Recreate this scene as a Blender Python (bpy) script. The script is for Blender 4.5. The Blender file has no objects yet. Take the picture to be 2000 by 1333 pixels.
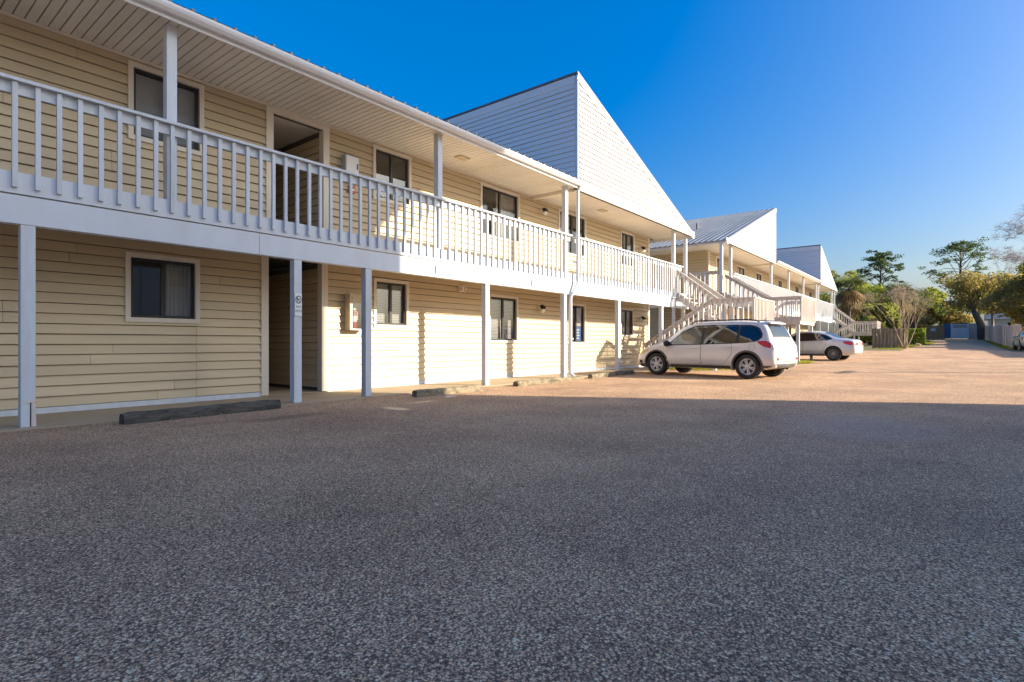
import bpy, bmesh, math, random
from mathutils import Vector, Matrix, Quaternion

random.seed(11)
SC = bpy.context.scene
COL = SC.collection

# ------------------------------------------------------------------ camera, sky, sun
SUN_DIR = Vector((0.468, -0.883, 0.40)).normalized()      # towards the sun
SUN_EL = math.asin(SUN_DIR.z)
SUN_ROT = math.atan2(SUN_DIR.x, SUN_DIR.y)
CAM_H = 1.05

cam_d = bpy.data.cameras.new('camera')
cam = bpy.data.objects.new('camera', cam_d)
COL.objects.link(cam)
cam.location = (0, 0, CAM_H)
cam.rotation_euler = (math.radians(90), 0, math.radians(38.5 - 90))
cam_d.sensor_width = 36
cam_d.lens = 36 * 1080 / 2000
cam_d.shift_y = 3.5 / 2000
cam_d.clip_end = 6000
cam_d.clip_start = 0.05
SC.camera = cam

world = bpy.data.worlds.new('World')
SC.world = world
world.use_nodes = True
wn = world.node_tree
sky = wn.nodes.new('ShaderNodeTexSky')
sky.sky_type = 'NISHITA'
sky.sun_disc = False
sky.sun_elevation = SUN_EL
sky.sun_rotation = SUN_ROT
sky.air_density = 1.0
sky.dust_density = 5.0
sky.ozone_density = 3.5
hsv = wn.nodes.new('ShaderNodeHueSaturation')
hsv.inputs['Saturation'].default_value = 2.0
hsv.inputs['Hue'].default_value = 0.51
gam = wn.nodes.new('ShaderNodeGamma')
gam.inputs['Gamma'].default_value = 0.72
wn.links.new(sky.outputs[0], gam.inputs[0])
wn.links.new(gam.outputs[0], hsv.inputs['Color'])
tint = wn.nodes.new('ShaderNodeMix')
tint.data_type = 'RGBA'
tint.blend_type = 'MULTIPLY'
tint.inputs[0].default_value = 1.0
tint.inputs[7].default_value = (0.84, 0.91, 0.94, 1)
# deepen only the blue of the sky, leave the pale glow round the sun as it is
sep = wn.nodes.new('ShaderNodeSeparateColor')
wn.links.new(gam.outputs[0], sep.inputs[0])
dif = wn.nodes.new('ShaderNodeMath'); dif.operation = 'SUBTRACT'
wn.links.new(sep.outputs[2], dif.inputs[0]); wn.links.new(sep.outputs[0], dif.inputs[1])
rat = wn.nodes.new('ShaderNodeMath'); rat.operation = 'DIVIDE'
wn.links.new(dif.outputs[0], rat.inputs[0]); wn.links.new(sep.outputs[2], rat.inputs[1])
rng = wn.nodes.new('ShaderNodeMapRange'); rng.interpolation_type = 'SMOOTHSTEP'
rng.inputs['From Min'].default_value = 0.0
rng.inputs['From Max'].default_value = 0.22
wn.links.new(rat.outputs[0], rng.inputs['Value'])
blu = wn.nodes.new('ShaderNodeMix'); blu.data_type = 'RGBA'
wn.links.new(rng.outputs[0], blu.inputs[0]); wn.links.new(gam.outputs[0], blu.inputs[6]); wn.links.new(hsv.outputs[0], blu.inputs[7])
wn.links.new(blu.outputs[2], tint.inputs[6])
wn.links.new(tint.outputs[2], wn.nodes['Background'].inputs[0])
wn.nodes['Background'].inputs[1].default_value = 0.128

sun_d = bpy.data.lights.new('sun', 'SUN')
sun_d.energy = 3.7
sun_d.angle = math.radians(0.4)
sun_d.color = (1.0, 0.88, 0.68)
sun = bpy.data.objects.new('sun', sun_d)
COL.objects.link(sun)
sun.rotation_euler = SUN_DIR.to_track_quat('Z', 'Y').to_euler()

SC.view_settings.view_transform = 'Standard'
SC.view_settings.look = 'None'
SC.view_settings.gamma = 1
SC.view_settings.exposure = 1.65
SC.view_settings.use_curve_mapping = False
SC.render.engine = 'CYCLES'
SC.cycles.max_bounces = 8
SC.cycles.transparent_max_bounces = 12

# ------------------------------------------------------------------ materials
def new_mat(name):
    m = bpy.data.materials.new(name)
    m.use_nodes = True
    nt = m.node_tree
    return m, nt, nt.nodes['Principled BSDF']

def nd(nt, t, **kw):
    n = nt.nodes.new(t)
    for k, v in kw.items():
        if k in n.inputs.keys():
            n.inputs[k].default_value = v
        else:
            setattr(n, k, v)
    return n

def ramp(nt, stops):
    r = nt.nodes.new('ShaderNodeValToRGB')
    el = r.color_ramp.elements
    while len(el) < len(stops):
        el.new(0.5)
    for e, (p, c) in zip(el, stops):
        e.position = p
        e.color = (c[0], c[1], c[2], 1)
    return r

def obj_coord(nt, scale=(1, 1, 1)):
    tc = nt.nodes.new('ShaderNodeTexCoord')
    mp = nt.nodes.new('ShaderNodeMapping')
    mp.inputs['Scale'].default_value = scale
    nt.links.new(tc.outputs['Object'], mp.inputs[0])
    return mp.outputs[0]

def world_coord(nt, scale=(1, 1, 1)):
    tc = nt.nodes.new('ShaderNodeNewGeometry')
    mp = nt.nodes.new('ShaderNodeMapping')
    mp.inputs['Scale'].default_value = scale
    nt.links.new(tc.outputs['Position'], mp.inputs[0])
    return mp.outputs[0]

def mixc(nt, fac, a, b, mode='MIX'):
    m = nt.nodes.new('ShaderNodeMix')
    m.data_type = 'RGBA'
    m.blend_type = mode
    for i, v in ((0, fac), (6, a), (7, b)):
        if hasattr(v, 'is_linked') or hasattr(v, 'links'):
            nt.links.new(v, m.inputs[i])
        elif i == 0:
            m.inputs[0].default_value = v
        else:
            m.inputs[i].default_value = (v[0], v[1], v[2], 1)
    return m.outputs[2]

def painted(name, col, rough=0.5, dirt=0.18, scale=(3, 3, 3), dirtcol=None, bump=0.0, rnd=0.05, spec=0.4):
    """paint, vinyl or wood: base colour, blotchy wear, a little tint from piece to piece"""
    m, nt, b = new_mat(name)
    co = world_coord(nt, scale)
    n1 = nd(nt, 'ShaderNodeTexNoise', Scale=1.0, Detail=6.0, Roughness=0.65)
    nt.links.new(co, n1.inputs['Vector'])
    dc = dirtcol or tuple(c * 0.55 for c in col)
    r = ramp(nt, [(0.42, (0, 0, 0)), (0.75, (1, 1, 1))])
    nt.links.new(n1.outputs['Fac'], r.inputs[0])
    mul = nd(nt, 'ShaderNodeMath', operation='MULTIPLY')
    nt.links.new(r.outputs[0], mul.inputs[0])
    mul.inputs[1].default_value = dirt
    c = mixc(nt, mul.outputs[0], col, dc)
    if rnd:
        oi = nt.nodes.new('ShaderNodeObjectInfo')
        mr = nd(nt, 'ShaderNodeMapRange')
        mr.inputs['To Min'].default_value = 1 - rnd
        mr.inputs['To Max'].default_value = 1 + rnd
        nt.links.new(oi.outputs['Random'], mr.inputs['Value'])
        cc = nt.nodes.new('ShaderNodeCombineColor')
        for i in range(3):
            nt.links.new(mr.outputs[0], cc.inputs[i])
        c = mixc(nt, 1.0, c, cc.outputs[0], 'MULTIPLY')
    nt.links.new(c, b.inputs['Base Color'])
    b.inputs['Roughness'].default_value = rough
    b.inputs['Specular IOR Level'].default_value = spec
    if bump:
        n2 = nd(nt, 'ShaderNodeTexNoise', Scale=18.0, Detail=4.0)
        nt.links.new(co, n2.inputs['Vector'])
        bp = nd(nt, 'ShaderNodeBump', Strength=bump, Distance=0.01)
        nt.links.new(n2.outputs['Fac'], bp.inputs['Height'])
        nt.links.new(bp.outputs[0], b.inputs['Normal'])
    return m

M = {}
M['siding'] = painted('cream_vinyl_siding', (0.585, 0.465, 0.305), 0.42, 0.26, (0.5, 0.5, 5.0), rnd=0.05, bump=0.05)
M['gap_shade'] = painted('dark_gap_shade', (0.10, 0.085, 0.07), 0.9, 0.1, rnd=0)  # dark backing colour stands in for shadow lines between the boards
M['white_siding'] = painted('white_vinyl_siding', (0.80, 0.79, 0.79), 0.42, 0.10, (0.35, 0.35, 5.0), rnd=0.02, bump=0.05)
M['trim'] = painted('cream_trim', (0.70, 0.62, 0.52), 0.45, 0.2, (2, 2, 0.8))
M['white'] = painted('white_paint', (0.61, 0.64, 0.69), 0.5, 0.35, (7, 7, 1.0), (0.36, 0.34, 0.32), bump=0.2)
M['beam_white'] = painted('white_beam_paint', (0.62, 0.65, 0.70), 0.5, 0.26, (3.5, 3, 0.7), (0.44, 0.42, 0.40), bump=0.15, rnd=0.02)
M['weathered'] = painted('weathered_white_wood', (0.66, 0.60, 0.55), 0.65, 0.5, (5, 5, 1.2), (0.36, 0.29, 0.24), bump=0.25, rnd=0.10)
M['soffit'] = painted('soffit_vinyl', (0.74, 0.69, 0.62), 0.5, 0.35, (0.8, 0.6, 1), (0.42, 0.36, 0.29), rnd=0.03)
M['gutter'] = painted('white_gutter', (0.74, 0.73, 0.74), 0.35, 0.2, (0.7, 3, 3), (0.45, 0.42, 0.4), rnd=0)
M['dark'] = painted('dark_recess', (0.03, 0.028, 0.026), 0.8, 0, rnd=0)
M['bronze'] = painted('dark_bronze_frame', (0.028, 0.026, 0.026), 0.4, 0.1, rnd=0)
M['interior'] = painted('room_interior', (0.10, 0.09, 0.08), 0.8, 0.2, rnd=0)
M['blind'] = painted('blind_slats', (0.68, 0.64, 0.60), 0.6, 0.1, rnd=0)
M['curtain'] = painted('pale_curtain', (0.60, 0.55, 0.47), 0.8, 0.25, (9, 9, 0.4), rnd=0)
M['metal_grey'] = painted('grey_metal', (0.42, 0.42, 0.43), 0.4, 0.15, rnd=0)
M['black'] = painted('black_metal', (0.02, 0.019, 0.018), 0.4, 0, rnd=0)
M['red'] = painted('red_enamel', (0.45, 0.03, 0.02), 0.3, 0.1, rnd=0)
M['box_paint'] = painted('old_cabinet_paint', (0.58, 0.47, 0.32), 0.5, 0.6, (14, 14, 9), (0.22, 0.16, 0.11), rnd=0)
M['concrete_stop'] = painted('weathered_concrete', (0.27, 0.22, 0.145), 0.95, 1.0, (5, 5, 9), (0.022, 0.02, 0.018), bump=0.8, rnd=0.08)
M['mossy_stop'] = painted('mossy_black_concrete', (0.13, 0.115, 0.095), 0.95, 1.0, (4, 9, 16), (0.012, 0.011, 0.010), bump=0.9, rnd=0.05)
M['walk'] = painted('walkway_concrete', (0.42, 0.33, 0.22), 0.8, 0.5, (1.2, 1.2, 1.2), (0.25, 0.19, 0.13), bump=0.2, rnd=0)
M['print'] = painted('black_print', (0.02, 0.02, 0.02), 0.5, 0, rnd=0)
M['plate'] = painted('sign_white', (0.80, 0.79, 0.76), 0.4, 0.05, rnd=0)
M['plate_cream'] = painted('number_plate_cream', (0.70, 0.63, 0.54), 0.5, 0.15, rnd=0)
M['blue_poster'] = painted('blue_poster', (0.07, 0.20, 0.52), 0.5, 0.05, rnd=0)
M['grey_poster'] = painted('grey_poster', (0.58, 0.53, 0.50), 0.5, 0.2, (20, 20, 20), rnd=0)
M['bark'] = painted('bark', (0.14, 0.105, 0.08), 0.9, 0.6, (6, 6, 2), (0.05, 0.04, 0.032), bump=0.8, rnd=0.1)
M['bark_pale'] = painted('pale_bark', (0.36, 0.28, 0.20), 0.85, 0.5, (6, 6, 2), (0.17, 0.12, 0.09), bump=0.4, rnd=0.1)
M['bark_grey'] = painted('grey_twigs', (0.36, 0.31, 0.31), 0.9, 0.4, (3, 3, 3), (0.20, 0.17, 0.17), rnd=0.1)
M['fence_tan'] = painted('tan_fence_boards', (0.64, 0.50, 0.39), 0.8, 0.5, (3, 3, 0.6), (0.24, 0.17, 0.13), rnd=0.1)
M['fence_grey'] = painted('weathered_fence_boards', (0.27, 0.21, 0.16), 0.85, 0.6, (3, 3, 0.8), (0.10, 0.11, 0.04), bump=0.3, rnd=0.15)
M['fence_brown'] = painted('brown_fence_boards', (0.46, 0.26, 0.14), 0.8, 0.4, (3, 3, 0.8), rnd=0.15)
M['vinyl_gate'] = painted('white_vinyl_gate', (0.72, 0.73, 0.78), 0.4, 0.15, rnd=0.03)
M['gate_grey'] = painted('grey_screen_boards', (0.42, 0.38, 0.38), 0.6, 0.3, rnd=0.1)
M['blue_steel'] = painted('blue_dumpster_paint', (0.03, 0.15, 0.42), 0.4, 0.3, rnd=0)
M['neighbour'] = painted('beige_fill_stucco', (0.78, 0.72, 0.64), 0.9, 0.2, rnd=0)  # unseen wall kept pale to bounce fill light into the shaded lot
M['house_wall'] = painted('far_house_wall', (0.66, 0.66, 0.68), 0.7, 0.1, rnd=0)
M['tyre'] = painted('tyre_rubber', (0.028, 0.025, 0.023), 0.75, 0.4, (9, 9, 9), (0.05, 0.045, 0.04), rnd=0)
M['rim'] = painted('alloy_rim', (0.62, 0.61, 0.60), 0.3, 0.1, rnd=0, spec=0.6)
M['rim_dark'] = painted('dark_alloy_rim', (0.22, 0.21, 0.21), 0.3, 0.1, rnd=0, spec=0.6)
M['cladding'] = painted('grey_plastic_cladding', (0.085, 0.08, 0.08), 0.6, 0.2, rnd=0)
M['seam'] = painted('panel_gap', (0.09, 0.085, 0.085), 0.6, 0, rnd=0)
M['lamp_clear'] = painted('clear_lamp_lens', (0.62, 0.60, 0.58), 0.12, 0, rnd=0, spec=0.7)
M['lamp_amber'] = painted('amber_headlight_lens', (0.62, 0.36, 0.08), 0.12, 0.2, rnd=0, spec=0.7)
M['lamp_red'] = painted('red_lamp_lens', (0.55, 0.03, 0.012), 0.12, 0, rnd=0, spec=0.7)
M['cloth_dark'] = painted('dark_seat_cloth', (0.04, 0.04, 0.045), 0.9, 0, rnd=0)

def car_paint(name, col, metallic):
    m, nt, b = new_mat(name)
    b.inputs['Base Color'].default_value = (*col, 1)
    b.inputs['Metallic'].default_value = metallic
    b.inputs['Roughness'].default_value = 0.34
    b.inputs['Coat Weight'].default_value = 0.7
    b.inputs['Coat Roughness'].default_value = 0.05
    n = nd(nt, 'ShaderNodeTexNoise', Scale=1.7, Detail=5.0)
    nt.links.new(world_coord(nt), n.inputs['Vector'])
    c = mixc(nt, n.outputs['Fac'], tuple(v * 0.93 for v in col), tuple(min(1, v * 1.05) for v in col))
    nt.links.new(c, b.inputs['Base Color'])
    return m
M['paint_white'] = car_paint('pearl_white_paint', (0.68, 0.645, 0.62), 0.0)
M['paint_silver'] = car_paint('silver_paint', (0.55, 0.56, 0.60), 0.25)
M['paint_navy'] = car_paint('pale_green_grey_paint', (0.42, 0.45, 0.42), 0.1)

def glass_mat(name, tint, dens):
    m, nt, b = new_mat(name)
    out = nt.nodes['Material Output']
    tr = nd(nt, 'ShaderNodeBsdfTransparent')
    tr.inputs[0].default_value = (*tint, 1)
    gl = nd(nt, 'ShaderNodeBsdfGlossy', Roughness=0.015)
    gl.inputs[0].default_value = (1, 1, 1, 1)
    lw0 = nd(nt, 'ShaderNodeLayerWeight', Blend=0.5)
    pw = nd(nt, 'ShaderNodeMath', operation='POWER')
    nt.links.new(lw0.outputs['Facing'], pw.inputs[0])
    pw.inputs[1].default_value = 4.0
    lw = nd(nt, 'ShaderNodeMath', operation='MULTIPLY_ADD')
    nt.links.new(pw.outputs[0], lw.inputs[0])
    lw.inputs[1].default_value = 0.85
    lw.inputs[2].default_value = dens
    mx = nt.nodes.new('ShaderNodeMixShader')
    nt.links.new(lw.outputs[0], mx.inputs[0])
    nt.links.new(tr.outputs[0], mx.inputs[1])
    nt.links.new(gl.outputs[0], mx.inputs[2])
    nt.links.new(mx.outputs[0], out.inputs[0])
    nt.nodes.remove(b)
    return m
M['pane'] = glass_mat('window_glass', (0.82, 0.83, 0.84), 0.05)
M['car_glass'] = glass_mat('car_glass', (0.34, 0.38, 0.42), 0.09)

def asphalt_mat():
    m, nt, b = new_mat('worn_asphalt')
    co = world_coord(nt)
    # exposed aggregate: three sizes of stone in dark binder
    wob = nd(nt, 'ShaderNodeTexNoise', Scale=60.0, Detail=2.0)
    nt.links.new(co, wob.inputs['Vector'])
    vm = nd(nt, 'ShaderNodeVectorMath', operation='MULTIPLY_ADD')
    nt.links.new(wob.outputs['Color'], vm.inputs[0])
    vm.inputs[1].default_value = (0.012, 0.012, 0.012)
    nt.links.new(co, vm.inputs[2])
    def stones(scale):
        v = nd(nt, 'ShaderNodeTexVoronoi', Scale=scale, Randomness=1.0)
        nt.links.new(vm.outputs[0], v.inputs['Vector'])
        return v
    v1 = stones(86.0)
    v2 = stones(180.0)
    sep1 = nt.nodes.new('ShaderNodeSeparateColor')
    nt.links.new(v1.outputs['Color'], sep1.inputs[0])
    sep2 = nt.nodes.new('ShaderNodeSeparateColor')
    nt.links.new(v2.outputs['Color'], sep2.inputs[0])
    s1 = ramp(nt, [(0.0, (0.05, 0.038, 0.032)), (0.30, (0.19, 0.146, 0.115)), (0.62, (0.34, 0.263, 0.205)),
                   (0.82, (0.46, 0.355, 0.27)), (0.95, (0.72, 0.57, 0.42)), (1.0, (0.55, 0.36, 0.20))])
    nt.links.new(sep1.outputs[0], s1.inputs[0])
    s2 = ramp(nt, [(0.0, (0.06, 0.046, 0.04)), (0.45, (0.25, 0.193, 0.152)), (0.85, (0.39, 0.31, 0.24)), (1.0, (0.56, 0.46, 0.36))])
    nt.links.new(sep2.outputs[0], s2.inputs[0])
    pick = nd(nt, 'ShaderNodeMath', operation='GREATER_THAN')
    nt.links.new(sep1.outputs[1], pick.inputs[0])
    pick.inputs[1].default_value = 0.45
    c = mixc(nt, pick.outputs[0], s1.outputs[0], s2.outputs[0])
    # binder showing between the stones
    g1 = ramp(nt, [(0.42, (0, 0, 0)), (0.70, (1, 1, 1))])
    nt.links.new(v1.outputs['Distance'], g1.inputs[0])
    md = nd(nt, 'ShaderNodeMath', operation='MULTIPLY')
    nt.links.new(g1.outputs[0], md.inputs[0])
    md.inputs[1].default_value = 0.9
    c = mixc(nt, md.outputs[0], c, (0.045, 0.035, 0.03))
    # broad wear and old stains
    n1 = nd(nt, 'ShaderNodeTexNoise', Scale=0.55, Detail=7.0, Roughness=0.6)
    nt.links.new(co, n1.inputs['Vector'])
    w = ramp(nt, [(0.28, (0.66, 0.67, 0.70)), (0.5, (0.96, 0.95, 0.95)), (0.72, (1.3, 1.25, 1.18))])
    nt.links.new(n1.outputs['Fac'], w.inputs[0])
    c = mixc(nt, 1.0, c, w.outputs[0], 'MULTIPLY')
    n2 = nd(nt, 'ShaderNodeTexNoise', Scale=1.3, Detail=5.0, Roughness=0.7, Distortion=0.8)
    nt.links.new(world_coord(nt, (1.0, 0.6, 1)), n2.inputs['Vector'])
    st = ramp(nt, [(0.66, (0, 0, 0)), (0.78, (0.5, 0.5, 0.5))])
    nt.links.new(n2.outputs['Fac'], st.inputs[0])
    c = mixc(nt, st.outputs[0], c, (0.10, 0.08, 0.072))
    # marks with a place of their own: oil by the first wheel stop, worn paint, a sealed patch
    wp = nd(nt, 'ShaderNodeTexNoise', Scale=2.6, Detail=6.0, Roughness=0.7)
    nt.links.new(co, wp.inputs['Vector'])
    for (px, py, rx, ry, colr, amt) in ((4.15, 7.35, .75, .22, (.06, .05, .05), .6), (3.1, 7.6, .5, .2, (.07, .06, .055), .4), (5.75, 6.95, .16, .30, (.55, .44, .30), .75), (6.7, 7.35, .40, .12, (.5, .40, .28), .5),
                                        (10.6, 7.1, .7, .25, (.09, .07, .06), .5), (12.6, 6.6, .8, .2, (.09, .07, .06), .4), (8.2, .9, 1.5, 1.0, (.17, .17, .19), .45), (21, -1.0, 3, .35, (.16, .13, .11), .35), (24, 1.0, .3, 3, (.18, .15, .12), .3)):
        sb = nd(nt, 'ShaderNodeVectorMath', operation='SUBTRACT')
        nt.links.new(co, sb.inputs[0]); sb.inputs[1].default_value = (px, py, 0)
        dv = nd(nt, 'ShaderNodeVectorMath', operation='DIVIDE')
        nt.links.new(sb.outputs[0], dv.inputs[0]); dv.inputs[1].default_value = (rx, ry, 5)
        ln = nd(nt, 'ShaderNodeVectorMath', operation='LENGTH')
        nt.links.new(dv.outputs[0], ln.inputs[0])
        ms = nd(nt, 'ShaderNodeMath', operation='MULTIPLY_ADD')
        nt.links.new(wp.outputs['Fac'], ms.inputs[0]); ms.inputs[1].default_value = 1.6
        nt.links.new(ln.outputs['Value'], ms.inputs[2])
        rr = ramp(nt, [(0.0, (amt, amt, amt)), (0.62, (amt, amt, amt)), (0.95, (0, 0, 0))])
        hf = nd(nt, 'ShaderNodeMath', operation='MULTIPLY')
        nt.links.new(ms.outputs[0], hf.inputs[0]); hf.inputs[1].default_value = 0.5
        nt.links.new(hf.outputs[0], rr.inputs[0])
        c = mixc(nt, rr.outputs[0], c, colr)
    # hairline cracks
    vc = nd(nt, 'ShaderNodeTexVoronoi', Scale=0.28, feature='DISTANCE_TO_EDGE')
    n3 = nd(nt, 'ShaderNodeTexNoise', Scale=1.6, Detail=6.0)
    nt.links.new(co, n3.inputs['Vector'])
    va = nd(nt, 'ShaderNodeVectorMath', operation='MULTIPLY_ADD')
    nt.links.new(n3.outputs['Color'], va.inputs[0])
    va.inputs[1].default_value = (1.3, 1.3, 0)
    nt.links.new(co, va.inputs[2])
    nt.links.new(va.outputs[0], vc.inputs['Vector'])
    cr = ramp(nt, [(0.0, (0.45, 0.45, 0.45)), (0.0035, (0, 0, 0))])
    nt.links.new(vc.outputs['Distance'], cr.inputs[0])
    c = mixc(nt, cr.outputs[0], c, (0.035, 0.03, 0.03))
    c = mixc(nt, 1.0, c, (2.72, 2.14, 1.66), 'MULTIPLY')
    c.node.clamp_result = True
    c = mixc(nt, 1.0, c, (0.95, 0.78, 0.61), 'DARKEN')
    nt.links.new(c, b.inputs['Base Color'])
    b.inputs['Roughness'].default_value = 0.82
    b.inputs['Specular IOR Level'].default_value = 0.3
    sub = nd(nt, 'ShaderNodeMath', operation='SUBTRACT')
    sub.inputs[0].default_value = 1.0
    nt.links.new(v1.outputs['Distance'], sub.inputs[1])
    ad = nd(nt, 'ShaderNodeMath', operation='SUBTRACT')
    nt.links.new(sub.outputs[0], ad.inputs[0])
    nt.links.new(v2.outputs['Distance'], ad.inputs[1])
    bp = nd(nt, 'ShaderNodeBump', Strength=0.8, Distance=0.008)
    nt.links.new(ad.outputs[0], bp.inputs['Height'])
    nt.links.new(bp.outputs[0], b.inputs['Normal'])
    return m
M['asphalt'] = asphalt_mat()

def soil_mat():
    m, nt, b = new_mat('sandy_soil')
    n = nd(nt, 'ShaderNodeTexNoise', Scale=1.2, Detail=8.0)
    nt.links.new(world_coord(nt), n.inputs['Vector'])
    r = ramp(nt, [(0.3, (0.09, 0.08, 0.035)), (0.6, (0.16, 0.14, 0.05)), (0.8, (0.22, 0.17, 0.10))])
    nt.links.new(n.outputs['Fac'], r.inputs[0])
    nt.links.new(r.outputs[0], b.inputs['Base Color'])
    b.inputs['Roughness'].default_value = 0.95
    return m
M['soil'] = soil_mat()

def roof_mat():
    m, nt, b = new_mat('metal_roof')
    n = nd(nt, 'ShaderNodeTexNoise', Scale=0.9, Detail=6.0)
    nt.links.new(world_coord(nt, (0.4, 2, 1)), n.inputs['Vector'])
    r = ramp(nt, [(0.3, (0.17, 0.18, 0.21)), (0.7, (0.25, 0.265, 0.29))])
    nt.links.new(n.outputs['Fac'], r.inputs[0])
    nt.links.new(r.outputs[0], b.inputs['Base Color'])
    b.inputs['Metallic'].default_value = 0.35
    b.inputs['Roughness'].default_value = 0.42
    return m
M['roof'] = roof_mat()

def leaf_mat(name, c1, c2, c3, trans=0.45):
    m, nt, b = new_mat(name)
    n = nd(nt, 'ShaderNodeTexNoise', Scale=0.9, Detail=5.0, Roughness=0.7)
    nt.links.new(world_coord(nt), n.inputs['Vector'])
    n2 = nd(nt, 'ShaderNodeTexWhiteNoise')
    nt.links.new(world_coord(nt, (7, 7, 7)), n2.inputs['Vector'])
    ad = nd(nt, 'ShaderNodeMath', operation='MULTIPLY_ADD')
    nt.links.new(n2.outputs['Value'], ad.inputs[0])
    ad.inputs[1].default_value = 0.22
    nt.links.new(n.outputs['Fac'], ad.inputs[2])
    r = ramp(nt, [(0.38, c1), (0.6, c2), (0.82, c3)])
    nt.links.new(ad.outputs[0], r.inputs[0])
    nt.links.new(r.outputs[0], b.inputs['Base Color'])
    b.inputs['Roughness'].default_value = 0.6
    b.inputs['Specular IOR Level'].default_value = 0.25
    tl = nd(nt, 'ShaderNodeBsdfTranslucent')
    br = mixc(nt, 1.0, r.outputs[0], (1.5, 1.6, 1.1), 'MULTIPLY')
    nt.links.new(br, tl.inputs[0])
    mx = nt.nodes.new('ShaderNodeMixShader')
    mx.inputs[0].default_value = trans
    nt.links.new(b.outputs[0], mx.inputs[1])
    nt.links.new(tl.outputs[0], mx.inputs[2])
    nt.links.new(mx.outputs[0], nt.nodes['Material Output'].inputs[0])
    return m
M['leaf_oak'] = leaf_mat('oak_leaves', (0.07, 0.09, 0.022), (0.21, 0.215, 0.05), (0.36, 0.31, 0.09))
M['leaf_brown'] = leaf_mat('brown_green_leaves', (0.13, 0.105, 0.04), (0.28, 0.22, 0.075), (0.42, 0.28, 0.13))
M['leaf_bright'] = leaf_mat('bright_leaves', (0.10, 0.13, 0.02), (0.28, 0.30, 0.05), (0.44, 0.40, 0.10))
M['needles'] = leaf_mat('pine_needles', (0.025, 0.05, 0.024), (0.065, 0.10, 0.04), (0.16, 0.18, 0.06), 0.3)
M['palm'] = leaf_mat('palm_fronds', (0.05, 0.07, 0.02), (0.12, 0.14, 0.045), (0.24, 0.23, 0.08), 0.35)
M['palm_dead'] = leaf_mat('dry_palm_fronds', (0.14, 0.085, 0.035), (0.26, 0.16, 0.065), (0.34, 0.22, 0.10), 0.25)
M['hedge'] = leaf_mat('hedge_leaves', (0.06, 0.085, 0.01), (0.16, 0.20, 0.02), (0.34, 0.36, 0.04), 0.3)
M['grass'] = leaf_mat('grass_blades', (0.10, 0.12, 0.015), (0.24, 0.24, 0.025), (0.40, 0.34, 0.06), 0.3)

# ------------------------------------------------------------------ mesh helpers
WL = {}                                   # world location of every object without rotation (parents' origins)

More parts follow.
